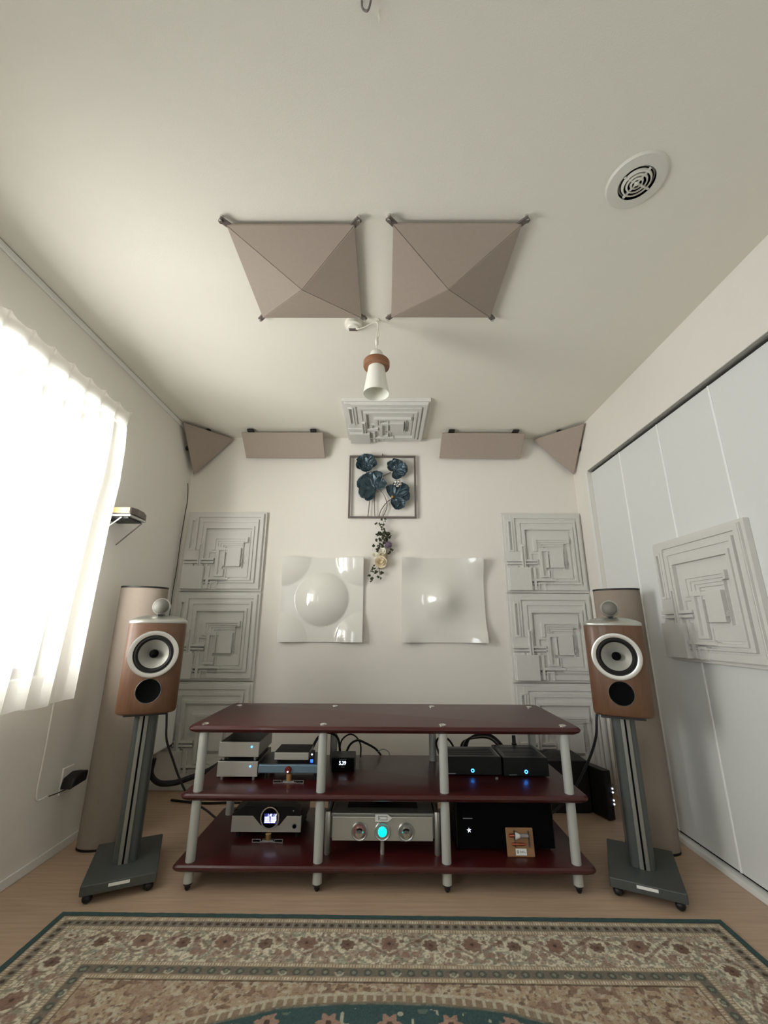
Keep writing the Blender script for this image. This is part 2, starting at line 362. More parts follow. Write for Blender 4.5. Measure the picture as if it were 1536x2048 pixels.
# ------------------------------------------------------------------ wavy gloss panels
def wave_panel(cx, cz, fn, label):
    W = 0.574; n = 72; s = MB()
    def P(u, v): return ((u-.5)*W, -fn(u-.5, v-.5), (v-.5)*W)
    s.sheet(P, n, n)
    rim = [(i/n, 0) for i in range(n)]+[(1, i/n) for i in range(n)]+[(1-i/n, 1) for i in range(n)]+[(0, 1-i/n) for i in range(n)]
    s.rings([[Vector(P(u, v)) for u, v in rim], [Vector(((u-.5)*W, 0, (v-.5)*W)) for u, v in rim]], True, False, True)
    bmesh.ops.remove_doubles(s.b, verts=s.b.verts, dist=1e-5)
    o = s.build('wave_panel', M_gloss, None, smooth=0.5, loc=(cx, YB-0.001, cz)); tag(o, label, 'wall panel', 'gloss white wave panels'); return o
def domes(u, v):
    h = 0.018
    def cap(r, R, hh):
        return hh*(1-(r/R)**2)**0.9 if r < R else 0
    h += cap(math.hypot(u, v), 0.325, 0.060)
    for a in (-.5, .5):
        for b in (-.5, .5): h += cap(math.hypot(u-a, v-b), 0.345, 0.042)
    return h
def waves(u, v):
    g = lambda a, b, q: math.exp(-((u-a)**2+(v-b)**2)/(2*q*q))
    return 0.018+0.066*g(0, 0, .135)+0.050*sum(g(a, b, .13) for a in (-.5, .5) for b in (-.5, .5))
wave_panel(-0.441, 1.177, domes, 'glossy white square tile with one sharp-edged round dome, left of the dried bouquet')
wave_panel(0.403, 1.177, waves, 'glossy white square tile with softly rolling waves, right of the dried bouquet')

# ------------------------------------------------------------------ fabric boards at the ceiling line
def quad_slab(name, pts, th, m, parent, bevel=0.003):
    P = [Vector(p) for p in pts]; n = (P[1]-P[0]).cross(P[2]-P[0]).normalized()
    return MB().rings([[p for p in P], [p-n*th for p in P]]).build(name, m, parent, bevel=bevel)
def corner_board(x0, x1, xb0, xb1, label):
    t = thing('sloping_absorber', label, 'wall panel', ((x0+x1)/2, 2.85, 2.22), group='taupe boards slanting between back wall and ceiling'); o = Vector(t.location)
    A = [(x0, 2.800, 2.382), (x1, 2.800, 2.382), (xb1, 2.902, 2.220), (xb0, 2.902, 2.220)]
    A = [Vector(a)-o for a in A]; n = (A[1]-A[0]).cross(A[2]-A[0]).normalized()
    if n.y > 0: A = A[::-1]
    n = (A[1]-A[0]).cross(A[2]-A[0]).normalized()
    MB().rings([A, [p-n*0.022 for p in A]]).build('fabric_board', M_taupe, t, bevel=0.003)
    for x in (x0+0.07, x1-0.07):
        MB().box(x-o.x-.022, x-o.x+.022, 2.778-o.y, 2.83-o.y, 2.386-o.z, 2.402-o.z).build('bracket', M_black, t, bevel=0.003)
        MB().cyl((x-o.x, 2.835-o.y, 2.39-o.z), (x-o.x, 2.835-o.y, H-o.z), 0.006, seg=10).build('screw', M_chrome, t)
    return t
corner_board(-1.078, -0.471, -1.060, -0.461, 'taupe fabric board slanted under the ceiling, left of the ceiling relief panel')
corner_board(0.418, 1.034, 0.406, 1.019, 'taupe fabric board slanted under the ceiling, right of the ceiling relief panel')
def tri_board(A, B, Cc, label):
    P = [Vector(A), Vector(B), Vector(Cc)]; c = (P[0]+P[1]+P[2])/3
    t = thing('corner_absorber', label, 'wall panel', c, group='triangular boards across the top corners')
    n = (P[1]-P[0]).cross(P[2]-P[0]).normalized()
    if n.dot(Vector((0, 0, 1))-c) < 0: n = -n
    L = [p-c for p in P]
    MB().rings([L, [p-n*0.020 for p in L]]).build('fabric_board', M_taupe, t, bevel=0.003)
    for a, b in ((0, 1), (0, 2)):
        q = (L[a]*.5+L[b]*.5)*0.96-n*0.032
        MB().ball(q, 0.020, 10).build('bracket', M_black, t)
    q = (L[1]*.5+L[2]*.5)*0.8-n*0.03
    return t
tri_board((-1.440, 2.652, 2.385), (-1.176, 2.925, 2.385), (-1.437, 2.900, 2.080), 'triangular taupe fabric board across the top left corner of the room')
tri_board((1.405, 2.652, 2.385), (1.133, 2.918, 2.385), (1.403, 2.900, 2.091), 'triangular taupe fabric board across the top right corner of the room')

def pyramid(cx, cy, label):
    t = thing('ceiling_pyramid_absorber', label, 'ceiling panel', (cx, cy, H), group='taupe pyramid absorbers on the ceiling')
    a = 0.232; zb = -0.026; za = -0.088; cor = [(-a, -a), (a, -a), (a, a), (-a, a)]
    for k in range(4):
        p, q = Vector((*cor[k], zb)), Vector((*cor[(k+1) % 4], zb)); ap = Vector((0, 0, za)); m_ = (p+q+ap)/3
        P = [v+(m_-v)*0.008 for v in (p, q, ap)]
        MB().rings([P, [v+Vector((0, 0, 0.008)) for v in P]]).build('facet', M_taupe, t, bevel=0.001, seg=1)
    b = MB(); P = [Vector((*c, zb+0.004)) for c in cor]
    for k in range(4): b._add([P[k]*0.99, P[(k+1) % 4]*0.99, Vector((0, 0, za+0.004))], [(0, 1, 2)])
    b.build('seam', M_seam, t)
    MB().box(-a+.004, a-.004, -a+.004, a-.004, zb+.0085, -0.012).build('backing_board', M_taupe2, t)
    for x, y2 in cor:
        sx = math.copysign(1, x); sy = math.copysign(1, y2)
        Mr = Matrix.Translation((x+sx*0.006, y2+sy*0.006, -0.018)) @ Matrix.Rotation(math.atan2(sy, sx), 4, 'Z')
        br = MB().box(-.028, .018, -.011, .011, -.004, .004, Mr).build('corner_bracket', M_iron, t, bevel=.001)
        MB().cyl((x+sx*.014, y2+sy*.014, -.030), (x+sx*.014, y2+sy*.014, 0), 0.0065, seg=12).build('screw', M_chrome, br)
    return t
pyramid(-0.348, 1.388, 'taupe four-sided pyramid panel on the ceiling, on the window side of the pendant lamp')
pyramid(0.254, 1.384, 'taupe four-sided pyramid panel on the ceiling, on the closet side of the pendant lamp')

# ------------------------------------------------------------------ ceiling vent
M_vent = mat('vent_plastic', (212, 211, 202), 0.5, vary=.01)
t = thing('ceiling_vent', 'round white ceiling air vent with concentric rings and a cross', 'vent', (0.822, 1.020, H))
MB().lathe([(0.066, -.010), (0.104, -.007), (0.110, -.001), (0.110, 0), (0.064, 0), (0.058, -.004)], 48, cap0=False, cap1=False).build('rim', M_vent, t, smooth=True)
MB().lathe([(0.060, -.0005), (0.060, -.003)], 40).build('duct_opening', M_dark, t)
for r in (0.050, 0.036, 0.021):
    MB().lathe([(r-.004, -.014), (r+.002, -.012), (r+.004, -.006), (r, -.006)], 40, cap0=False, cap1=False).build('grille_ring', M_vent, t, smooth=True)
MB().ball((0, 0, -.012), .009, 12, rz=.005).build('hub', M_vent, t, smooth=True)
b = MB(); Mr = Matrix.Rotation(0.35, 4, 'Z'); b.box(-.062, .062, -.0035, .0035, -.012, -.006, Mr); b.box(-.0035, .0035, -.062, .062, -.012, -.006, Mr); b.build('cross_bar', M_vent, t)

t.scale = (.84, .84, 1)

# hook and cord at the top of the picture
t = thing('ceiling_hook', 'small dark curved ceiling hook at the top edge of the picture', 'hook', (-0.045, 0.60, H))
MB().tube([(-.016, .012, -.001), (-.014, .020, -.012), (-.002, .020, -.020), (.006, .004, -.016), (.008, -.018, -.012), (.006, -.03, 0)], 0.0024, 8).build('hook_wire', M_iron, t, smooth=True)
MB().cyl((.006, -.03, -.004), (.006, -.03, 0), .012, seg=20).build('hook_plate', M_white, t)
t = thing('hanging_thread', 'short clear thread hanging from the ceiling beside the curved hook', 'thread', (-0.020, 0.628, H))
MB().tube([(0, 0, 0), (-.002, .002, -.012), (.001, .004, -.025), (0, .006, -.034)], 0.0012, 6).build('thread', M_cord, t, smooth=True)

# ------------------------------------------------------------------ pendant lamp
t = thing('pendant_lamp', 'white pendant lamp with cone glass shade and brown wooden ring', 'lamp', (-0.045, 1.660, H))
MB().lathe([(.0, -.035), (.026, -.033), (.030, -.024), (.040, -.020), (.042, -.002), (.042, 0)], 32, Matrix.Translation((-.115, .025, 0))).build('ceiling_rose', M_cord, t, smooth=True)
b = MB(); b.box(-.135, -.095, .018, .034, -.038, -.034); b.build('rose_slot', M_iron, t)
MB().lathe([(.012, -.004), (.012, 0)], 16, Matrix.Translation((0, 0, 0))).build('ceiling_hook_plate', M_cord, t)
b = MB(); b.tube([(-.10, .02, -.036), (-.088, .01, -.044), (-.060, .008, -.036), (-.025, .004, -.018), (-.004, 0, -.014), (0.004, 0, -.030), (.003, 0, -.070), (-.002, 0, -.105), (0, 0, -.178)], 0.0032, 8)
b.build('cord', M_cord, t, smooth=True)
MB().tube([(.004, 0, -.062), (.010, 0, -.085), (.006, 0, -.105), (0, 0, -.12)], 0.0028, 8).build('cord_loop', M_cord, t, smooth=True)
MB().lathe([(.004, -.142), (.0075, -.138), (.0085, -.118), (.006, -.106), (.003, -.100)], 16).build('cord_grip', M_cord, t, smooth=True)
MB().lathe([(.033, -.232), (.032, -.215), (.030, -.190), (.022, -.180), (.004, -.176)], 32).build('cap', M_shade, t, smooth=True)
MB().lathe([(.036, -.266), (.059, -.264), (.061, -.258), (.061, -.238), (.059, -.233), (.033, -.231)], 40, cap0=False, cap1=False).build('wooden_ring', M_ring, t, smooth=True)
MB().lathe([(.034, -.235), (.038, -.266), (.0585, -.400), (.0592, -.403), (.0578, -.403), (.036, -.266), (.031, -.240)], 48, cap0=False, cap1=False).build('shade', M_shade, t, smooth=True)
MB().lathe([(.003, -.362), (.022, -.356), (.029, -.335), (.026, -.31), (.014, -.28), (.013, -.25)], 24).build('bulb', M_shade, t, smooth=True)

# ------------------------------------------------------------------ flower wall art
def wp(px, py):    # picture-plane units of the artwork -> metres on the back wall
    return (-0.276+(px-699)*0.00380, 2.250-(py-909)*0.00393)
t = thing('flower_wall_art', 'square metal wall art frame with dark teal poppies on curved stems', 'wall art', (-0.025, YB, 1.757))
o = Vector(t.location)
b = MB(); x0, x1, z0, z1 = -0.277, 0.227, 1.757, 2.252
for a in ((x0, x1, z0, z0+.014), (x0, x1, z1-.014, z1), (x0, x0+.014, z0+.014, z1-.014), (x1-.014, x1, z0+.014, z1-.014)):
    b.box(a[0]-o.x, a[1]-o.x, -.030, -.016, a[2]-o.z, a[3]-o.z)
b.build('frame', M_iron, t, bevel=.002)
MB().cyl((0, -.028, z1-o.z+.012), (0, 0, z1-o.z+.012), .004, seg=10).build('nail', M_iron, t)
MB().box(-.003, .003, -.024, -.018, z1-o.z-.002, z1-o.z+.014).build('hanger', M_iron, t)
def A(px, py, y=-.022): x, z = wp(px, py); return (x-o.x, y, z-o.z)
stems = [[(737, 1034), (739, 1015), (740, 990), (737, 960), (733, 940)], [(751, 1034), (750, 1010), (750, 978)],
         [(758, 1034), (763, 1018), (775, 1002), (785, 996)], [(764, 1034), (772, 1020), (774, 1005), (766, 985), (753, 976), (757, 962), (768, 950), (782, 943)]]
for s_ in stems:
    MB().tube([A(*q) for q in s_], 0.0032, 8).build('stem', M_iron, t, smooth=True)
rnd = random.Random(7)
def petal(parent, base, tip, w_, y0=-.030, cup=.028, m=None):
    bx, bz = A(*base)[0], A(*base)[2]; tx, tz = A(*tip)[0], A(*tip)[2]
    d = Vector((tx-bx, 0, tz-bz)); Ln = d.length; d.normalize(); n = Vector((-d.z, 0, d.x)); w_ = w_*0.0038; sd = rnd.random()*50
    def fn(u, v):
        tt = (u-.5)*2; prof = (math.sin(PI*min(1, v*0.60+0.06)))**0.75
        rag = 1+0.12*noise.noise(Vector((sd+tt*2.3, v*1.2, 0)))+0.05*noise.noise(Vector((sd, tt*9, v*5)))
        end = v*(1-0.16*tt*tt)*(1+0.06*noise.noise(Vector((tt*5+sd, 3.1, 0)))*v)
        p = Vector((bx, 0, bz))+d*(Ln*end)+n*(tt*w_*0.5*prof*rag)
        yy = y0-cup*(v**1.5)*0.6-cup*0.7*tt*tt*v+0.006*noise.noise(Vector((tt*2+sd, v*3, 1)))
        return (p.x, yy, p.z)
    return MB().sheet(fn, 16, 14).build('petal', m or M_teal, parent, smooth=1.2, solid=.0012)
def flower(centre, petals, dark=True, heart=False):
    f = MB().ball(A(*centre, y=-.030), .010, 12).build('flower', M_teal, t, smooth=True)
    for tip, w_ in petals: petal(f, centre, tip, w_)
    if heart:
        MB().ball(A(*centre, y=-.042), .011, 10, rz=.012).build('flower_heart', M_gold, f, smooth=True)
flower((733, 931), [((712, 929), 20), ((719, 912), 22), ((738, 907), 22), ((753, 922), 22), ((744, 938), 22), ((722, 940), 22)])
flower((789, 940), [((781, 921), 20), ((797, 918), 22), ((815, 937), 24), ((800, 957), 26), ((810, 950), 18), ((777, 930), 16)])
flower((751, 976), [((716, 961), 30), ((734, 946), 24), ((756, 942), 24), ((769, 960), 26), ((720, 992), 26), ((733, 1001), 20)])
flower((785, 994), [((780, 970), 20), ((796, 966), 18), ((815, 972), 26), ((819, 990), 26), ((805, 1016), 28), ((793, 1014), 16)], heart=True)
f = MB().ball(A(795, 968, y=-.052), .004, 10).build('silver_blossom', M_petalw, t, smooth=True)
for k in range(5):
    an = k*2*PI/5+.3; MB().ball(A(795+5*math.cos(an), 968+5*math.sin(an), y=-.056), .0115, 12, ry=.003).build('blossom_petal', M_chrome, f, smooth=True)

# ------------------------------------------------------------------ dried bouquet
t = thing('dried_bouquet', 'small dried bouquet of cream roses and dark leaves hanging under the flower art', 'bouquet', (-0.035, YB, 1.38))
o = Vector(t.location)
def B(px, py, y): x, z = wp(px, py); return Vector((x-o.x, y, z-o.z))
MB().tube([B(768, 1092, -.022), B(766, 1104, -.028), B(763, 1118, -.030), B(760, 1129, -.020)], lambda q: (0.010+0.026*math.sin(PI*min(1, q*1.0+.05))**.8) if q < .97 else .006, 14).build('straw_wrap', M_straw, t, smooth=True)
def rose(c, r, m, name='rose'):
    f = MB().ball(c, r*.32, 10).build(name, m, t, smooth=True)
    rr = random.Random(int(c.x*9999))
    for ring, (n_, rad, hgt_) in enumerate(((3, .34, .9), (5, .62, .75), (7, 1.0, .5))):
        for k in range(n_):
            a0 = 2*PI*k/n_+ring*.5+rr.random()*.3
            def fn(u, v, a0=a0, rad=rad, hgt_=hgt_, n_=n_):
                an = a0+(u-.5)*2*PI/n_*1.35; q = rad*(.45+.55*v)*r*(1-.15*(2*u-1)**2*v)
                return (c.x+math.cos(an)*q, c.y-r*hgt_*(v**.8)*(.9-.25*(2*u-1)**2)+r*.2, c.z+math.sin(an)*q)
            MB().sheet(fn, 5, 4).build('rose_petal', m, f, smooth=1.2)
rose(B(763, 1118, -.060), .044, M_cream)
rose(B(766, 1098, -.058), .026, M_petalw)
rose(B(753, 1105, -.050), .024, M_petalw)
f = MB().ball(B(777, 1086, -.048), .024, 14).build('thistle', M_purple, t, smooth=True)
sp = MB(); cc = B(777, 1086, -.048); rr = random.Random(3)
for k in range(160):
    v = Vector((rr.gauss(0, 1), rr.gauss(0, 1)-.5, rr.gauss(0, 1))).normalized(); sp.cyl(cc+v*.018, cc+v*.033, .0014, .0003, 4)
o2 = sp.build('thistle_spikes', M_purple, f); o2['kind'] = 'stuff'
lf = MB(); st = MB()
def leaf_at(b, c, s, rr):
    d = Vector((rr.gauss(0, 1), rr.gauss(0, .5), rr.gauss(0, 1))).normalized(); e = d.cross(Vector((0, 1, .2))).normalized()*s*.42; d = d*s
    up = Vector((0, -s*.25, 0))
    b._add([c-d*.5, c+e*.8+up, c+d*.6, c-e*.8+up, c+Vector((0, -.001, 0))], [(0, 1, 4), (1, 2, 4), (2, 3, 4), (3, 0, 4)])
spots = [(765, 1039), (770, 1040), (753, 1047), (757, 1048), (761, 1046), (768, 1048), (763, 1051), (766, 1056), (764, 1053), (769, 1056), (759, 1064), (761, 1063), (757, 1066), (772, 1064), (778, 1065), (780, 1071), (776, 1066), (765, 1068), (770, 1070), (774, 1072), (766, 1074), (771, 1076), (774, 1078), (760, 1077), (763, 1079), (768, 1082), (762, 1084), (766, 1087), (760, 1089), (758, 1093), (757, 1097), (762, 1094), (766, 1090), (754, 1078), (749, 1088), (783, 1094), (780, 1100), (778, 1102), (749, 1125), (752, 1130), (747, 1133), (750, 1135), (756, 1135), (761, 1127), (764, 1136), (766, 1138), (763, 1134), (759, 1144), (763, 1147), (741, 1141), (748, 1147), (744, 1152), (746, 1146), (775, 1068), (768, 1062), (764, 1105), (757, 1100), (770, 1104)]
for px, py in spots:
    for k in range(5 if 1060 < py < 1100 else 2):
        leaf_at(lf, B(px+rr.gauss(0, 1.2), py+rr.gauss(0, 1.2), -.030-rr.random()*.035), .015+rr.random()*.011, rr)
ol = lf.build('leaf_spray', M_leaf, t, solid=.0006); ol['kind'] = 'stuff'
for pts in ([(768, 1090), (767, 1070), (764, 1052), (757, 1047)], [(765, 1065), (768, 1050), (767, 1040)], [(768, 1085), (774, 1072), (780, 1066)], [(757, 1128), (750, 1138), (744, 1150)], [(760, 1128), (762, 1146)], [(755, 1125), (748, 1130), (748, 1134), (754, 1134)]):
    st.tube([B(px, py, -.034) for px, py in pts], .0011, 5, 4)
st.build('twig', M_leaf, t)

# ------------------------------------------------------------------ rack
rack = thing('audio_rack', 'wide three-shelf dark cherry audio rack with silver posts', 'rack', (0, 1.94, 0))
def shelf_poly():
    x0, x1, y0, y1, c = -0.826, 0.824, -0.036, 0.515, 0.022; P = []
    for cx, cy, a in ((x0+c, y0+c, PI), (x1-c, y0+c, 1.5*PI), (x1-c, y1-c, 0), (x0+c, y1-c, PI/2)):
        for k in range(5): P.append((cx+c*math.cos(a+k*PI/8), cy+c*math.sin(a+k*PI/8)))
    return P
SP = shelf_poly(); cx0 = 0; cy0 = .24
for z in (0.586, 0.337, 0.095):
    b = MB(); R = []
    for dz, ins in ((-.028, .016), (-.020, .004), (-.013, 0), (-.007, .001), (-.001, .006), (0, .009)):
        R.append([Vector((x-math.copysign(ins, x-cx0), y2-math.copysign(ins, y2-cy0), z+dz)) for x, y2 in SP])
    b.rings(R).build('shelf', M_cherry, rack, smooth=0.5)
for yy in (0.0, 0.425):
    for x in (-0.767, -0.262, 0.246, 0.757):
        for z0, z1 in ((0.026, 0.067), (0.095, 0.309), (0.337, 0.558)):
            MB().cyl((x, yy, z0), (x, yy, z1), 0.0185, seg=24).build('post', M_post, rack, smooth=0.6, bevel=0)
        MB().lathe([(.006, 0), (.010, .006), (.012, .016), (.0165, .020), (.0165, .026)], 20, Matrix.Translation((x, yy, 0))).build('foot', M_black, rack, smooth=0.6)
        MB().lathe([(.016, .586), (.016, .5885), (.010, .592), (.003, .593)], 20, Matrix.Translation((x, yy, 0))).build('cap', M_chrome, rack, smooth=0.6)

# ------------------------------------------------------------------ devices on the middle shelf (top of shelf z 0.337)
ZM, ZL = 0.337, 0.095
def silver_box(z, label):
    t = thing('silver_power_supply', label, 'audio device', (-0.648, 2.050, z), group='stacked small silver devices')
    MB().box(-.089, .089, 0, .010, .017, .077).build('front_panel', M_silver, t, bevel=.002)
    MB().box(-.087, .087, .010, .230, .018, .075).build('case', M_greyl, t, bevel=.002)
    MB().box(-.086, .086, .012, .228, .0752, .0772).build('lid', M_blackm, t)
    for x in (-.07, .07):
        for yy in (.018, .21): MB().lathe([(.005, 0), (.007, .004), (.007, .0165)], 14, Matrix.Translation((x, yy, 0))).build('foot', M_silver2, t, smooth=.6)
    MB().lathe([(.0035, 0), (.0035, .002)], 12, Mf(.056, 0, .058)).build('power_light', M_ledb, t)
    return t
silver_box(ZM, 'small silver box with blue light on the middle shelf, under its twin')
silver_box(ZM+.0775, 'small silver box with blue light and black lid, on top of its twin')
def rect_frame(b, x0, x1, y0, y1, z0, z1, w_):
    b.box(x0, x1, y0, y1, z0, z0+w_); b.box(x0, x1, y0, y1, z1-w_, z1); b.box(x0, x0+w_, y0, y1, z0+w_, z1-w_); b.box(x1-w_, x1, y0, y1, z0+w_, z1-w_)
def prop(x, y, z, h, label, name='isolation_prop'):
    t = thing(name, label, 'support', (x, y, z), group='silver props under devices')
    b = MB(); b.box(-.062, .062, .004, .020, 0, .0025); rect_frame(b, -.066, -.030, 0, .003, .0005, .0125, .002); rect_frame(b, .030, .066, 0, .003, .0005, .0125, .002); b.build('bracket', M_chrome, t)
    MB().box(-.024, .024, .002, .018, .003, .008).build('slide', M_silver2, t)
    MB().cyl((0, .010, .008), (0, .010, h), .012, seg=20).build('column', M_gold, t, smooth=.6)
    return t
prop(-0.416, 2.030, ZM, .036, 'silver bracket with gold column under the blue-grey device')
t = thing('blue_headphone_amplifier', 'flat blue-grey metal device with red round button on the middle shelf', 'audio device', (-0.42, 2.028, ZM))
MB().box(-.131, .131, 0, .012, .037, .073).build('front_panel', M_blue, t, bevel=.006, seg=3)
MB().box(-.126, .126, .012, .20, .038, .071).build('case', M_blackm, t, bevel=.003)
for x in (-.11, .11): MB().cyl((x, .17, 0), (x, .17, .038), .009, seg=14).build('foot', M_rubber, t)
for x in (-.11, .11): MB().cyl((x, .06, 0), (x, .06, .038), .007, seg=14).build('foot', M_rubber, t)
k_ = MB().lathe([(.014, 0), (.014, .004), (.012, .008), (.004, .009)], 24, Mf(.001, 0, .053)).build('button', M_red, t, smooth=.6)
MB().lathe([(.003, .009), (.003, .0105)], 10, Mf(.001, 0, .047)).build('button_light', M_ledw, k_)
t = thing('mini_converter', 'small silver box with black lid on top of the blue-grey device', 'audio device', (-0.413, 2.052, ZM+.073))
MB().box(-.076, .076, 0, .13, .010, .040).build('case', M_silver, t, bevel=.002)
MB().box(-.0755, .0755, .002, .129, .0402, .0418).build('lid', M_black, t)
for x in (-.06, .06):
    for yy in (.02, .11): MB().cyl((x, yy, 0), (x, yy, .0105), .007, seg=12).build('foot', M_rubber, t)
t = thing('cable_plug_adapter', 'small dark plug with glowing blue light beside the mini silver box', 'adapter', (-0.322, 2.050, ZM+.073))
MB().box(-.009, .009, 0, .03, 0, .045).build('housing', M_black, t, bevel=.003)
MB().ball((0, -.001, .034), .0035, 10).build('power_light', M_ledw, t)
MB().box(-.006, .006, -.0015, .001, .002, .014).build('blue_window', M_ledi, t)
t = thing('digital_clock', 'small black cube display showing 5.39 on the middle shelf', 'clock', (-0.195, 2.175, ZM))
MB().box(-.053, .053, 0, .11, .001, .061).build('case', M_blackm, t, bevel=.003)
MB().box(-.050, .050, -.001, .001, .004, .058).build('screen', M_dark, t)
text_mesh('digits', '5.39', .023, M_digit, t, (-.002, -.0018, .038), sx=.85)
MB().box(-.008, .008, -.0018, -.001, .021, .023).build('marking', M_inkg, t)
MB().box(-.018, .016, -.0018, -.001, .0525, .054).build('marking', M_inkg, t)
def black_box(x0, x1, y, d, z0, lx, label, tx):
    t = thing('black_streamer', label, 'audio device', ((x0+x1)/2, y, ZM), group='black boxes with blue ring lights'); w_ = (x1-x0)/2
    MB().box(-w_, w_, 0, d, .006, .080).build('case', M_blackm, t, bevel=.0025)
    b = MB()
    for k in range(7): b.box(-w_*.8, w_*.8, .03+k*(d-.06)/7, .034+k*(d-.06)/7, .0802, .0812)
    b.build('top_ribs', M_blackm, t)
    MB().box(w_-.012, w_-.006, .004, d-.004, .0795, .0815).build('side_trim', M_greyl, t)
    b = MB(); b.lathe([(.0045, 0), (.0075, 0), (.0075, .0015), (.0045, .0015)], 20, Mf(lx, 0, .024), cap0=False, cap1=False); b.build('ring_light', M_ledb, t)
    MB().box(tx-.018, tx+.018, -.0006, 0.0004, .010, .0125).build('marking', M_inkg, t)
    for x in (-w_+.03, w_-.03):
        for yy in (.03, d-.03): MB().cyl((x, yy, 0), (x, yy, .0065), .010, seg=12).build('foot', M_rubber, t)
    return t
black_box(.276, .535, 2.130, .17, .34, -.004, 'black box with blue ring light on the middle shelf, next to the rack post', -.10)
black_box(.541, .745, 2.118, .22, .34, -.002, 'black box with blue ring light at the right end of the middle shelf', -.062)
t = thing('metal_tab', 'tiny silver tab on the shelf in front of the black boxes', 'tab', (0.503, 2.105, ZM))
MB().box(-.006, .006, 0, .010, 0, .005).build('tab', M_chrome, t)

# ------------------------------------------------------------------ devices on the lower shelf
prop(-0.503, 2.088, ZL, .028, 'silver bracket with gold column under the silver device with round display')
t = thing('converter_with_round_display', 'silver and black device with tilted round blue display on the lower shelf', 'audio device', (-0.518, 2.108, ZL))
MB().box(-.153, .153, 0, .010, .029, .092).build('front_panel', M_silver, t, bevel=.002)
MB().box(-.150, .150, .0105, .25, .030, .110).build('case', M_blackm, t, bevel=.006)
P = [(-.150, .092), (-.060, .092), (-.022, .056), (.058, .056), (.090, .092), (.150, .092), (.150, .110), (.12, .128), (-.10, .128), (-.150, .100)]
b = MB(); b.rings([[Vector((x, -.003, z)) for x, z in P], [Vector((x, .0, z)) for x, z in P]]); b.rings([[Vector((x, .0, z)) for x, z in P[5:]+P[:1]], [Vector((x, .05, z)) for x, z in P[5:]+P[:1]]]); b.build('upper_fascia', M_blackm, t)
b = MB(); Md = Matrix.Translation((.018, -.003, .087)) @ Matrix.Shear('XZ', 4, (.28, 0)) @ RX90
b.lathe([(.041, 0), (.043, .004), (.041, .008), (.036, .008), (.036, .002)], 40, Md @ Matrix.Scale(1.05, 4, (0, 1, 0)), cap0=False, cap1=False)
dr = b.build('display_ring', M_chrome, t, smooth=.6)
MB().lathe([(.0375, 0), (.0375, .003)], 40, Md @ Matrix.Scale(1.05, 4, (0, 1, 0))).build('display_glass', M_dark, dr)
b = MB(); Ms = Matrix.Translation((.018, -.0063, .082)) @ Matrix.Shear('XZ', 4, (.28, 0)); b.box(-.027, .027, -.0006, 0, -.018, .020, Ms); b.build('lit_screen', M_glow, dr)
text_mesh('readout', '1.40  1.8', .014, M_digit, dr, (.024, -.0072, .096), sx=.8, shear=.25)
b = MB(); rr = random.Random(5)
for k in range(4):
    for c_ in range(2):
        x = -.024+c_*.027; 
        while x < -.024+c_*.027+.020:
            wd = .002+rr.random()*.003; b.box(x, x+wd, -.0014, -.0004, .004-k*.006, .008-k*.006, Ms); x += wd+.0009
b.build('readout_rows', M_digit, dr)
MB().lathe([(.009, 0), (.009, .002), (.006, .003), (.006, .001)], 20, Mf(.124, 0, .053), cap1=False).build('headphone_jack', M_black, t)
MB().ball((.118, -.005, .113), .004, 10).build('button', M_chrome, t, smooth=True)
for x in (-.13, .13):
    for yy in (.04, .22): MB().cyl((x, yy, 0), (x, yy, .032), .010, seg=12).build('foot', M_rubber, t)

t = thing('integrated_amplifier', 'silver amplifier with three round dials and glowing cyan centre on the lower shelf', 'amplifier', (-0.008, 1.984, ZL))
MB().box(-.207, .207, 0, .012, .052, .137).build('front_panel', M_silver, t, bevel=.002)
MB().box(-.214, .214, .012, .33, .055, .146).build('case', M_greyl, t, bevel=.004)
MB().box(-.150, .150, .06, .30, .1465, .149).build('top_mesh', M_black, t)
MB().lathe([(.070, .149), (.074, .153), (.066, .156), (.055, .152)], 32, Matrix.Translation((0, .17, 0)), cap0=False, cap1=False).build('top_porthole', M_blackm, t, smooth=True)
for x in (-.226, .226):
    for yy in (.012, .315):
        lg = MB().lathe([(.0105, .000), (.0125, .003), (.0125, .150), (.010, .154)], 20, Matrix.Translation((x, yy, .0))).build('corner_column', M_silver2, t, smooth=.6)
for x in (-.226, .226): MB().box(x-.006, x+.006, .020, .305, .060, .145).build('side_rail', M_silver2, t, bevel=.002)
MB().cyl((0.0, .02, 0), (0.0, .02, .054), .009, seg=16).build('centre_spike', M_silver2, t)
MB().rings([[Vector((x, -.003, z)) for x, z in ((-.030, .121), (.022, .121), (.040, .134), (.022, .147), (-.030, .147))], [Vector((x, .0, z)) for x, z in ((-.030, .121), (.022, .121), (.040, .134), (.022, .147), (-.030, .147))]]).build('badge', M_label, t)
b = MB(); rect_frame(b, -.018, .020, -.0038, -.003, .127, .141, .0015); b.box(-.014, -.011, -.0038, -.003, .132, .136); b.build('badge_marking', M_ink, t)
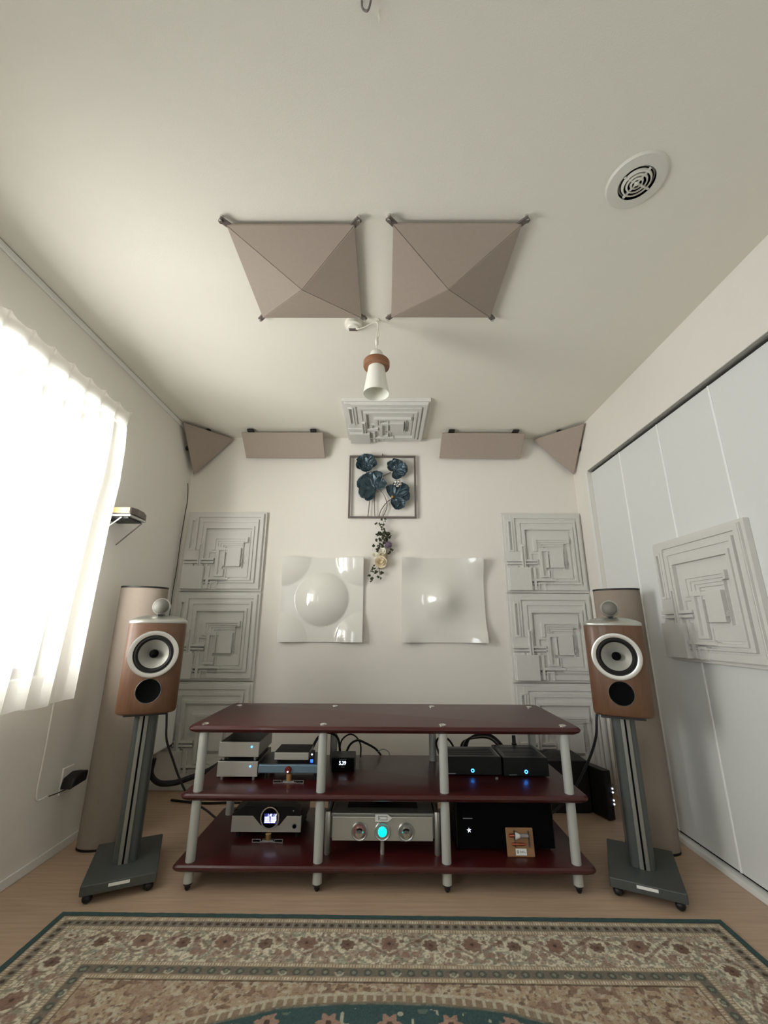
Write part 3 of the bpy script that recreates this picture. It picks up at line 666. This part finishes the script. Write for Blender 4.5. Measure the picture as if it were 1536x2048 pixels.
for x, kind in ((-.094, 0), (0, 1), (.097, 2)):
    d = MB().lathe([(.033, 0), (.034, .003), (.031, .006), (.027, .004)], 36, Mf(x, 0, .086), cap0=False, cap1=False).build('dial_ring', M_silver2, t, smooth=.6)
    MB().lathe([(.028, .001), (.028, .0035)], 32, Mf(x, 0, .086)).build('dial_face', (M_pink, M_silver2, M_greyl)[kind], d)
    if kind == 1: MB().lathe([(.018, .0036), (.018, .006), (.012, .009), (.004, .010)], 28, Mf(x, 0, .086)).build('glowing_centre', M_cyan, d, smooth=.6)
    else: MB().lathe([(.017, .0036), (.018, .014), (.014, .020), (.004, .021)], 28, Mf(x, 0, .084)).build('knob', M_chrome, d, smooth=.6)
    if kind != 1:
        MB().box(x-.020, x+.020, -.001, 0, .0525, .062).build('dial_notch', M_silver2, d)

t = thing('black_power_amplifier', 'large black box with a white star light on the lower shelf', 'amplifier', (0.505, 2.022, ZL))
MB().box(-.205, .205, 0, .34, .012, .196).build('case', M_black, t, bevel=.004)
MB().box(-.200, .200, -.002, .001, .016, .192).build('front_panel', M_dark, t)
b = MB(); c = (-.151, .078)
for k in range(5):
    a = PI/2+k*2*PI/5+.1; b._add([(c[0]+.010*math.cos(a), -.0032, c[1]+.010*math.sin(a)), (c[0]+.0022*math.cos(a+.63), -.0034, c[1]+.0022*math.sin(a+.63)), (c[0], -.0036, c[1]), (c[0]+.0022*math.cos(a-.63), -.0034, c[1]+.0022*math.sin(a-.63))], [(0, 1, 2, 3)])
b.build('star_light', M_ledw, t)
MB().box(-.175, -.135, -.0032, -.002, .119, .122).build('marking', M_inkg, t)
for x in (-.17, .17):
    for yy in (.04, .30): MB().cyl((x, yy, 0), (x, yy, .0125), .015, seg=14).build('foot', M_rubber, t)

t = thing('tube_display_card', 'small wooden card holding two metal tubes and a white label, leaning on the black box', 'card', (0.556, 1.985, ZL), rot=(-.12, 0, 0))
MB().box(-.056, .056, 0, .006, 0, .098).build('board', M_board, t, bevel=.003)
ub = Matrix.Rotation(PI/2, 4, 'Y')
MB().lathe([(.0055, 0), (.0065, .003), (.0065, .020), (.004, .022)], 16, Matrix.Translation((-.044, -.006, .073)) @ ub).build('copper_tip', M_copper, t, smooth=.6)
MB().lathe([(.013, .0), (.012, .006), (.0075, .018)], 20, Matrix.Translation((-.021, -.009, .073)) @ ub).build('white_cone', M_label, t, smooth=.6)
MB().lathe([(.0075, 0), (.0075, .034), (.006, .036)], 16, Matrix.Translation((-.003, -.008, .073)) @ ub).build('clear_tube', M_glassb, t, smooth=.6)
MB().lathe([(.003, 0), (.005, .004), (.005, .045), (.003, .056)], 14, Matrix.Translation((-.036, -.005, .044)) @ ub).build('small_tube', M_copper, t, smooth=.6)
b = MB(); b.box(-.0235, -.0215, -.012, 0, .056, .090); b.box(.034, .036, -.011, 0, .058, .088); b.box(-.0235, -.0215, -.009, 0, .034, .052); b.box(.034, .036, -.009, 0, .034, .055); b.build('wire_clip', M_ink, t)
lb = MB().box(-.022, .022, -.0012, 0, .006, .028).build('label_tag', M_label, t)
text_mesh('lettering', '0', .014, M_ink, lb, (-.014, -.0016, .017), depth=.0003)
b = MB(); b.box(-.006, .012, -.0018, -.0012, .019, .0205); b.box(-.006, .018, -.0018, -.0012, .015, .0165); b.build('fine_print', M_inkg, lb)

# ------------------------------------------------------------------ speakers and stands
def rrect(hw, y0, y1, c, n=5):
    P = []
    for cx, cy, a in ((-hw+c, y0+c, PI), (hw-c, y0+c, 1.5*PI), (hw-c, y1-c, 0), (-hw+c, y1-c, PI/2)):
        for k in range(n): P.append((cx+c*math.cos(a+k*PI/2/(n-1)), cy+c*math.sin(a+k*PI/2/(n-1))))
    return P
def cab_poly(s=1.0):
    P = []; hw = .116*s
    for k in range(21):    # curved front
        a = -1+2*k/20; P.append((hw*math.sin(a*PI/2)*1.0, .046-.046*math.cos(a*PI/2)**0.9*1.0 if True else 0))
    for k in range(1, 12):
        q = k/12; P.append((hw*(1-.06*q-.44*q**3), .046+.27*q))
    P.append((.055*s, .335)); P.append((-.055*s, .335))
    for k in range(11, 0, -1):
        q = k/12; P.append((-hw*(1-.06*q-.44*q**3), .046+.27*q))
    return P
def make_stand(label):
    t = thing('speaker_stand', label, 'speaker stand', (0, 0, 0), 0, 'grey speaker stands')
    MB().prism(rrect(.126, -.17, .17, .006), .030, .063).build('base_plate', M_grey, t, bevel=.003)
    for x in (-.10, .10):
        for yy in (-.150, .150):
            MB().ball((x, yy, .0165), .0175, 16, rz=.0165).build('caster', M_black, t, smooth=True)
    MB().box(-.035, .035, -.1712, -.170, .047, .057).build('name_tag', M_label, t)
    MB().prism(rrect(.045, -.050, .070, .018), .062, .616).build('column', M_grey, t, smooth=.5)
    MB().prism([(x-.006, y2) for x, y2 in rrect(.018, -.0560, -.048, .003)], .062, .614).build('front_strip', M_greyl, t, smooth=.5)
    MB().box(-.0095, -.0025, -.0575, -.055, .064, .612).build('cable_slot', M_dark, t)
    MB().prism(rrect(.085, -.10, .13, .01), .616, .628).build('top_plate', M_greyd, t)
    return t
def make_speaker(label):
    t = thing('bookshelf_speaker', label, 'loudspeaker', (0, 0, 0), 0, 'walnut bookshelf speakers')
    P = cab_poly(); R = []
    for z, s in ((0, .90), (.006, .97), (.016, 1.0), (.368, 1.0), (.371, .995)):
        R.append([Vector((x*s, .16+(y2-.16)*s, z)) for x, y2 in P])
    cab = MB().rings(R).build('cabinet', M_walnut, t, smooth=.6)
    cut = []
    for r_, z_ in ((.0975, .243), (.0495, .094)):
        c_ = MB().cyl((0, -.05, z_), (0, .060, z_), r_, seg=56).build('cutter', M_dark); cut.append(c_)
        md = cab.modifiers.new('b', 'BOOLEAN'); md.operation = 'DIFFERENCE'; md.object = c_; md.solver = 'EXACT'
    me = bpy.data.meshes.new_from_object(cab.evaluated_get(bpy.context.evaluated_depsgraph_get())); cab.modifiers.clear(); cab.data = me
    me.materials.clear(); me.materials.append(M_walnut); me.polygons.foreach_set('material_index', [0]*len(me.polygons))
    for c_ in cut: bpy.data.objects.remove(c_)
    R = []
    for z, s in ((.371, 1.0), (.375, 1.012), (.381, 1.010), (.386, .98), (.394, .86), (.402, .66), (.407, .42), (.409, .15)):
        R.append([Vector((x*s, .12+(y2-.12)*s, z)) for x, y2 in P])
    MB().rings(R).build('top_plate', M_silver2, t, smooth=.6)
    # tweeter pod
    pod = MB().lathe([(.002, -.150), (.010, -.140), (.022, -.09), (.032, -.045), (.0375, -.010), (.0385, .008), (.0365, .022), (.033, .028)], 32, Mf(0, .070, .446)).build('tweeter_pod', M_silver2, t, smooth=.8)
    MB().lathe([(.033, .026), (.030, .036), (.020, .043), (.008, .046), (.001, .0465)], 32, Mf(0, .070, .446)).build('tweeter_grille', M_mesh, pod, smooth=.8)
    MB().box(-.008, .008, .045, .12, .398, .414).build('pod_foot', M_black, pod)
    # woofer
    wz, yf = .243, .006
    ring = MB().lathe([(.098, -.030), (.098, .006), (.096, .010), (.090, .011), (.079, .009), (.076, .000)], 64, Mf(0, yf, wz), cap0=False, cap1=False).build('woofer_ring', M_satin, t, smooth=.8)
    MB().lathe([(.078, -.002), (.076, .004), (.068, .007), (.061, .002), (.058, -.006)], 56, Mf(0, yf, wz), cap0=False, cap1=False).build('surround', M_rubber, ring, smooth=.8)
    MB().lathe([(.061, -.002), (.045, -.014), (.030, -.024), (.016, -.032), (.004, -.034)], 56, Mf(0, yf, wz), cap0=False).build('cone', M_cone, ring, smooth=.8)
    MB().lathe([(.017, -.034), (.018, -.014), (.013, .000), (.003, .006)], 28, Mf(0, yf, wz)).build('phase_plug', M_dark, ring, smooth=.8)
    # port
    pz = .094
    pr = MB().lathe([(.050, -.030), (.050, .004), (.0485, .006), (.047, .003)], 48, Mf(0, yf, pz), cap0=False, cap1=False).build('port_ring', M_copper if False else M_silver2, t, smooth=.8)
    MB().lathe([(.0475, .003), (.040, -.0), (.033, -.003), (.028, -.0045), (.002, -.0045)], 40, Mf(0, yf, pz), cap0=False).build('bass_port', M_dark, pr, smooth=.8)
    return t
sl = make_stand('grey speaker stand with slotted column, on the window side of the rack')
sr = copy_tree(sl); sr['label'] = 'grey speaker stand with slotted column, on the closet side of the rack'
aL, aR = math.radians(24.0), math.radians(-25.7)
def place(o, fx, fy, a, back): o.location = (fx-math.sin(a)*back, fy+math.cos(a)*back, o.location.z); o.rotation_euler = (0, 0, a)
sr.scale = (-1, 1, 1)
place(sl, -1.002, 1.878, aL, .17); place(sr, 0.983, 1.865, aR, .17)
spl = make_speaker('walnut bookshelf speaker with silver woofer ring, on the window side')
spr = copy_tree(spl); spr['label'] = 'walnut bookshelf speaker with silver woofer ring, on the closet side'
spl.location.z = spr.location.z = 0.6285
place(spl, -1.003, 1.885, aL, 0.0); place(spr, 0.998, 1.885, aR, 0.0)

# ------------------------------------------------------------------ fabric columns in the side corners
def fabric_column(px, py, a, label, r=.135):
    t = thing('fabric_column', label, 'acoustic column', (px, py, 0), a, 'tall taupe half-round columns')
    def poly(s=1.0):
        P = [(r*s*math.cos(PI+PI*k/24), r*.62*s*math.sin(PI+PI*k/24)) for k in range(25)]; P += [(r*s, .02), (-r*s, .02)]; return P
    MB().prism(poly(), .008, 1.186).build('fabric_body', M_taupe2, t, smooth=.5, bevel=.004)
    MB().prism(poly(1.01), 1.186, 1.194).build('top_cap', M_black, t, smooth=.5)
    MB().prism(poly(1.0), 0, .008).build('bottom_cap', M_black, t, smooth=.5)
    return t
fabric_column(-1.314, 2.285, math.radians(22), 'tall taupe fabric column standing behind the window-side speaker', .114)
fabric_column(1.256, 2.285, math.radians(-22), 'tall taupe fabric column standing behind the closet-side speaker', .112)

# ------------------------------------------------------------------ left wall: shelf unit, plug, wires, white box
t = thing('wall_shelf_unit', 'small bronze unit on a white diagonal bracket on the wall beside the curtain', 'wall shelf', (XL, 2.07, 1.54))
MB().prism([(0, 0), (.150, 0), (.164, .04), (.160, .10), (.135, .17), (0, .19)], .012, .048).build('case', M_iron, t, bevel=.004)
MB().box(.002, .145, -.003, 0, .018, .046).build('front_plate', M_gold, t)
MB().box(.0, .150, .0, .15, .0, .009).build('underplate', M_silver2, t)
MB().box(.0, .13, .02, .14, -.008, .0).build('lower_ledge', M_black, t)
MB().ball((.160, .06, .030), .004, 8).build('indicator', M_chrome, t)
MB().cyl((.100, .010, -.004), (.004, .010, -.085), .0035, seg=8).build('bracket_arm', M_white, t)
MB().cyl((.128, .150, -.004), (.004, .150, -.125), .0035, seg=8).build('bracket_arm', M_iron, t)

t = thing('wall_socket', 'pale wall socket low on the left wall behind the black plug', 'socket', (XL, 2.175, 0.30))
MB().box(0, .007, -.035, .035, -.055, .055).build('plate', M_wall, t, bevel=.003)
t = thing('black_power_adapter', 'black power adapter plugged into the low socket on the left wall', 'plug', (XL+.008, 2.175, 0.305))
MB().rings([[Vector((x, y2*sx, z*sx)) for y2, z in ((-.050, -.030), (.055, -.022), (.062, .018), (.02, .026), (-.035, .012))] for x, sx in ((0, .8), (.008, 1), (.050, 1), (.058, .85))]).build('adapter_body', M_black, t, bevel=.004)
MB().tube([(.04, -.045, -.026), (.03, -.075, -.030), (.006, -.110, -.035)], .0022, 6).build('lead', M_black, t, smooth=True)
b = MB().tube([(XL+.006, 1.995, .66), (XL+.006, 2.000, .45), (XL+.006, 2.000, .31), (XL+.006, 2.015, .272), (XL+.008, 2.062, .271)], .0035, 8).build('wall_cable', M_wall, smooth=True)
tag(b, 'pale thin cable running down the left wall from the curtain hem to the socket', 'cable')
b = MB().tube([(-1.462, 2.875, 2.005), (-1.456, 2.880, 1.95), (-1.452, 2.886, 1.86), (-1.456, 2.888, 1.80), (-1.462, 2.888, 1.60), (-1.462, 2.888, 1.40), (-1.467, 2.888, 1.22), (-1.466, 2.888, .95), (-1.467, 2.888, .7)], .003, 6).build('corner_cable', mat('brown_wire', (60, 50, 42), .6), smooth=True)
tag(b, 'thin dark brown wire running down the back left corner beside the relief panels', 'cable')

t = thing('corner_wall_box', 'white box on the left wall, low in the back corner behind the speaker stand', 'box', (XL, 2.64, .27))
MB().box(0, .150, 0, .245, 0, .30).build('case', M_white, t, bevel=.016, seg=4)
MB().ball((.145, .22, .002), .012, 10, rz=.008).build('clip', M_black, t)

# ------------------------------------------------------------------ black units and cables behind the rack
t = thing('black_subwoofer_box', 'black box on the floor behind the right end of the rack', 'box', (1.0, 2.76, 0))
MB().box(-.17, .155, -.11, .10, .004, .262).build('case', M_black, t, bevel=.006)
MB().ball((.02, -.02, .262), .075, 16, rz=.024).build('top_hump', M_black, t, smooth=True)
MB().box(-.16, .145, -.10, .09, 0, .005).build('foot', M_rubber, t)
t = thing('black_conditioner_slab', 'upright black slab with four white lights on the floor behind the right stand', 'audio device', (1.165, 2.68, 0))
MB().prism([(.072, -.112), (.020, .055), (-.004, .050), (-.004, -.03), (.030, -.122)], .003, .238).build('case', M_black, t, bevel=.004)
MB().prism([(.068, -.100), (.020, .048), (.002, .046), (.036, -.110)], 0, .003).build('foot', M_rubber, t)
for z in (.150, .132, .094, .076): MB().ball((.0725, -.1135, z), .0042, 10).build('indicator_light', M_ledw, t)

def cable(name, pts, r, m, label, seg=8):
    o_ = MB().tube(pts, r, seg).build(name, m, smooth=True); return tag(o_, label, 'cable')
M_cabd = mat('cable_grey', (48, 50, 56), .45, 0.2)
M_cabs = mat('cable_braid', (128, 124, 118), .45, 0.4, vary=.3, scale=300)
cable('speaker_cable', [(-1.09, 2.235, .66), (-1.078, 2.24, .53), (-1.075, 2.26, .446), (-1.085, 2.37, .335), (-1.09, 2.50, .199), (-1.04, 2.54, .10), (-0.95, 2.56, .035), (-0.855, 2.52, .0075), (-0.70, 2.52, .0065)], .0055, M_cabd, 'dark speaker cable falling behind the left stand to the floor')
cable('speaker_cable', [(1.06, 2.215, .66), (1.038, 2.22, .57), (1.032, 2.24, .479), (1.016, 2.31, .36), (0.971, 2.42, .193), (0.94, 2.50, .107), (0.87, 2.51, .05), (0.78, 2.52, .010), (0.70, 2.52, .0075)], .0065, M_cabd, 'dark speaker cable falling behind the right stand to the rack')
cable('thick_power_cord', [(-1.245, 2.50, .30), (-1.252, 2.50, .24), (-1.235, 2.50, .205), (-1.19, 2.50, .182), (-1.12, 2.52, .180), (-1.052, 2.54, .198), (-0.97, 2.55, .225), (-0.89, 2.53, .275), (-0.82, 2.48, .340), (-0.75, 2.42, .352), (-0.70, 2.38, .352), (-0.66, 2.32, .352)], .0138, M_rubber, 'thick black power cord looping from the corner onto the middle shelf', 12)
cable('floor_cable', [(-1.25, 2.78, .007), (-1.05, 2.74, .007), (-0.85, 2.75, .007), (-0.60, 2.72, .007)], .006, M_rubber, 'black cable lying on the floor behind the rack at left')
cable('black_lead', [(-.225, 2.292, .385), (-.22, 2.34, .43), (-.185, 2.37, .452), (-.150, 2.38, .44), (-.125, 2.385, .40), (-.125, 2.39, .342)], .004, M_black, 'black lead arching behind the small clock, taller loop')
cable('black_lead', [(-.195, 2.292, .378), (-.175, 2.33, .415), (-.14, 2.37, .425), (-.10, 2.40, .405), (-.05, 2.42, .375), (-.02, 2.43, .342)], .0055, M_black, 'black lead arching behind the small clock, lower thick one')
cable('thin_white_lead', [(-.04, 2.41, .36), (-.01, 2.42, .372), (.02, 2.42, .360), (.025, 2.42, .340)], .002, M_inkg, 'thin pale lead curling behind the middle shelf clock')
cable('black_lead', [(-.345, 2.19, .43), (-.32, 2.22, .475), (-.28, 2.26, .485), (-.235, 2.30, .45), (-.22, 2.31, .36)], .006, M_black, 'black lead rising behind the mini silver box')
for k in range(4):
    dx = k*.010; cable('interlink_cable', [(.375+dx, 2.312+.012*k, .365), (.385+dx, 2.35, .395), (.41+dx, 2.38, .421+.004*k), (.47+dx*.6, 2.385, .436+.006*k), (.535+dx*.5, 2.38, .437+.005*k), (.575+dx*.9, 2.37, .412), (.600+dx*.9, 2.365, .36)], .0046, (M_black, M_cabs, M_black, M_cabd)[k], ('black', 'braided grey', 'black', 'dark grey')[k]+' interlink cable arching over the black boxes, '+('first', 'second', 'third', 'fourth')[k]+' from the rack post')
cable('black_lead', [(.28, 2.31, .36), (.262, 2.34, .42), (.29, 2.37, .445), (.33, 2.37, .43), (.35, 2.33, .40), (.345, 2.31, .375)], .005, M_black, 'black lead curling behind the middle right rack post')
t = thing('cable_plug', 'dark round plug standing up behind the right black box', 'plug', (.665, 2.365, .342))
MB().cyl((0, 0, 0), (0, .0, .075), .011, .013, seg=14).build('plug_body', M_black, t, smooth=.6)
MB().cyl((0, 0, .078), (0, .0, .112), .010, .009, seg=14).build('plug_collar', M_cabd, t, smooth=.6)

# ------------------------------------------------------------------ rug
def rug():
    X0, X1, Y1, Y0 = -1.158, 1.172, 1.790, -0.10
    def axis(a, b, fine0, fine1, f, c):
        L = [fine0+i*f for i in range(int((fine1-fine0)/f)+1)]
        lo = list(np.arange(a, fine0-1e-6, c)); return np.array(lo+L)
    xs = np.linspace(X0, X1, 780); ys = np.concatenate([np.linspace(Y0, 1.30, 60)[:-1], np.linspace(1.30, Y1, 190)])
    Xg, Yg = np.meshgrid(xs, ys); cx = (X0+X1)/2
    d = np.minimum(np.minimum(Xg-X0, X1-Xg), Y1-Yg)
    side = (np.minimum(Xg-X0, X1-Xg) < (Y1-Yg))
    s = np.where(side, Y1-Yg-1.16, Xg-cx)      # coordinate along the border
    def h(a, b):
        v = np.sin(a*127.1+b*311.7)*43758.5453; return v-np.floor(v)
    def vnoise(x, y2):
        xi = np.floor(x); yi = np.floor(y2); fx = x-xi; fy = y2-yi; fx = fx*fx*(3-2*fx); fy = fy*fy*(3-2*fy)
        return (h(xi, yi)*(1-fx)+h(xi+1, yi)*fx)*(1-fy)+(h(xi, yi+1)*(1-fx)+h(xi+1, yi+1)*fx)*fy
    L = lambda c: np.array(lin(c)[:3])
    teal, grn, cream, tan, brown, dk, pink, sage = L((66, 88, 88)), L((122, 116, 106)), L((214, 206, 184)), L((176, 156, 132)), L((118, 92, 80)), L((72, 62, 56)), L((164, 134, 118)), L((134, 140, 124))
    col = np.zeros(Xg.shape+(3,)); col[:] = tan
    def put(mask, c, a=1.0):
        a = np.clip(mask*a, 0, 1)[..., None]; col[:] = col*(1-a)+np.asarray(c)*a
    n1 = vnoise(Xg*95, Yg*95); n2 = vnoise(Xg*190+7, Yg*190); n3 = vnoise(Xg*45+3, Yg*45)
    # field
    put(np.ones_like(d), tan)
    put((n1 > .58)*(d > .29), cream*.8, .7); put((vnoise(Xg*80+31, Yg*80) > .68)*(d > .29), brown, .75); put((n2 > .80)*(d > .29), dk, .5); put((vnoise(Xg*28+9, Yg*28) > .66)*(d > .29), pink*.85, .5)
    # medallion
    my = 1.462-np.maximum(0, np.abs(Xg-cx)-.30)*.30-.02*(np.abs(Xg-cx)/.3)**2*(np.abs(Xg-cx) < .3)
    my = np.where(np.abs(Xg-cx) >= .3, my-.02, my)
    q = my-Yg
    per = (np.abs(((Xg-cx)/.027) % 1-.5) < .16)
    put((q > -.006)*(q < .004)*(.5+n1), cream*.8, .7); put((q > .004)*(q < .030), tan*.62, .85); put((q > .004)*(q < .024)*per, cream*.8, .8)
    tl = np.clip((q-.024)/.012, 0, 1); put(tl, teal)
    inm = (q > .045)
    put(inm*(vnoise(Xg*34+2, Yg*34+5) > .80), sage, .45); put(inm*(vnoise(Xg*60+12, Yg*60+5) > .84), cream, .6)
    for k in range(-5, 6):
        for r0, (yy) in enumerate((1.372, 1.20)):
            mx = cx+k*.158+(.079 if r0 else 0); rr_ = np.hypot(Xg-mx, (Yg-yy)); an = np.arctan2(Yg-yy, Xg-mx)
            put(inm*(rr_ < .026*(1+.25*np.cos(6*an))), pink*1.05, .9); put(inm*(rr_ < .008), dk, .9)
    # inner guard stripes
    dots = (np.abs((s/.0085) % 1-.5) < .24)*(.55+.6*n1)
    def guard(a, b):
        m = (d > a)*(d < b); put(m, tan*.85); put(m*dots*(np.abs(d-(a+b)/2) < (b-a)*.32), cream)
    guard(.272, .290); put((d > .289)*(d < .293), dk, .7)
    m = (d > .241)*(d < .272); put(m, grn); cell = (s/.042) % 1; ci = np.floor(s/.042)
    rr_ = np.hypot((cell-.5)*.042, d-.2565)
    put(m*(rr_ < .013), np.array(L((84, 88, 80))), .75); put(m*(rr_ < .006), sage); put(m*(ci % 4 == 0)*(rr_ < .014)*(rr_ > .008)*(d > .256), cream*.8, .8); put(m*(np.abs(cell) < .10), pink*.6, .5)
    guard(.224, .241)
    # main border
    m = (d > .092)*(d < .224); put(m, cream)
    v = d-.158
    put(m*(n1 > .57), brown*1.15, .55); put(m*(n2 > .66), dk*1.3, .55); put(m*(vnoise(s*60+5, v*60) > .66), pink*.8, .6); put(m*(vnoise(s*75+55, v*75) > .72), sage, .6)
    per = .265
    for phase, R0, c0 in ((0, .030, brown*1.25), (per/2, .022, brown*.85)):
        t_ = ((s-phase+per*2*50) % (per))-0; t_ = np.where(t_ > per/2, t_-per, t_)
        kk = np.round((s-phase)/per)
        off = np.where(phase == 0, -.018, -.012)
        rr_ = np.hypot(t_, v-off); an = np.arctan2(v-off, t_)
        halo = m*(rr_ < R0+.010)*(rr_ > R0)*(n1 > .4); put(halo, cream, .6)
        put(m*(rr_ < R0*(1+.12*np.cos(8*an)+.35*(n3-.5))), c0, .85); put(m*(rr_ < R0*.5), c0*.8+pink*.15, .9); put(m*(rr_ < R0*.2), dk, .8)
        lobe = np.abs(v-(.030-.09*(np.abs(t_)/(per/2))**1.0)*1.0) < .006; put(m*lobe*(phase == 0), brown, .55)
        put(m*(np.hypot(np.abs(t_)-.052, v-.026) < .012), pink*.8, .8); put(m*(np.hypot(np.abs(t_)-.040, v+.030) < .008), brown, .8)
    guard(.073, .092)
    m = (d > .048)*(d < .073); put(m, grn*1.05); cell = (s/.030) % 1; put(m*(np.hypot((cell-.5)*.030, d-.060) < .007), np.array(L((74, 62, 54))), .9); put(m*(np.abs(cell-.02) < .08), cream*.7, .5)
    guard(.028, .048)
    put((d < .028), teal); put((d > .022)*(d < .028), dk, .4)
    col *= (0.82+0.36*vnoise(Xg*330, Yg*330))[..., None]
    z = 0.009+0.0012*(n3-.5)+0.0*d; z = np.where(d < .004, .001, z)
    V = np.stack([Xg, Yg, z], -1).reshape(-1, 3); ny, nx = Xg.shape
    idx = np.arange(ny*nx).reshape(ny, nx); Fq = np.stack([idx[:-1, :-1], idx[:-1, 1:], idx[1:, 1:], idx[1:, :-1]], -1).reshape(-1, 4)
    me = bpy.data.meshes.new('patterned_rug'); me.vertices.add(len(V)); me.vertices.foreach_set('co', V.ravel())
    me.loops.add(len(Fq)*4); me.loops.foreach_set('vertex_index', Fq.ravel().astype(np.int32)); me.polygons.add(len(Fq)); me.polygons.foreach_set('loop_start', np.arange(0, len(Fq)*4, 4, dtype=np.int32)); me.polygons.foreach_set('loop_total', np.full(len(Fq), 4, dtype=np.int32))
    me.update(); me.validate(); ca = me.color_attributes.new('weave', 'FLOAT_COLOR', 'POINT'); ca.data.foreach_set('color', np.concatenate([col.reshape(-1, 3), np.ones((ny*nx, 1))], 1).ravel().astype(np.float32))
    m_ = bpy.data.materials.new('rug_weave'); m_.use_nodes = True; N = m_.node_tree.nodes; Lk = m_.node_tree.links; b_ = N['Principled BSDF']; b_.inputs['Roughness'].default_value = .95; b_.inputs['Specular IOR Level'].default_value = .1
    at = N.new('ShaderNodeAttribute'); at.attribute_name = 'weave'; Lk.new(at.outputs['Color'], b_.inputs['Base Color'])
    nz = N.new('ShaderNodeTexNoise'); nz.inputs['Scale'].default_value = 420; bp = N.new('ShaderNodeBump'); bp.inputs['Strength'].default_value = .6; bp.inputs['Distance'].default_value = .003; tc = N.new('ShaderNodeTexCoord'); Lk.new(tc.outputs['Object'], nz.inputs[0]); Lk.new(nz.outputs['Fac'], bp.inputs['Height']); Lk.new(bp.outputs[0], b_.inputs['Normal'])
    me.materials.append(m_); o_ = bpy.data.objects.new('patterned_rug', me); C.objects.link(o_); o_.rotation_euler = (0, 0, math.radians(-.35))
    tag(o_, 'large traditional rug with cream floral border and teal medallion in front of the rack', 'rug'); return o_
rug()
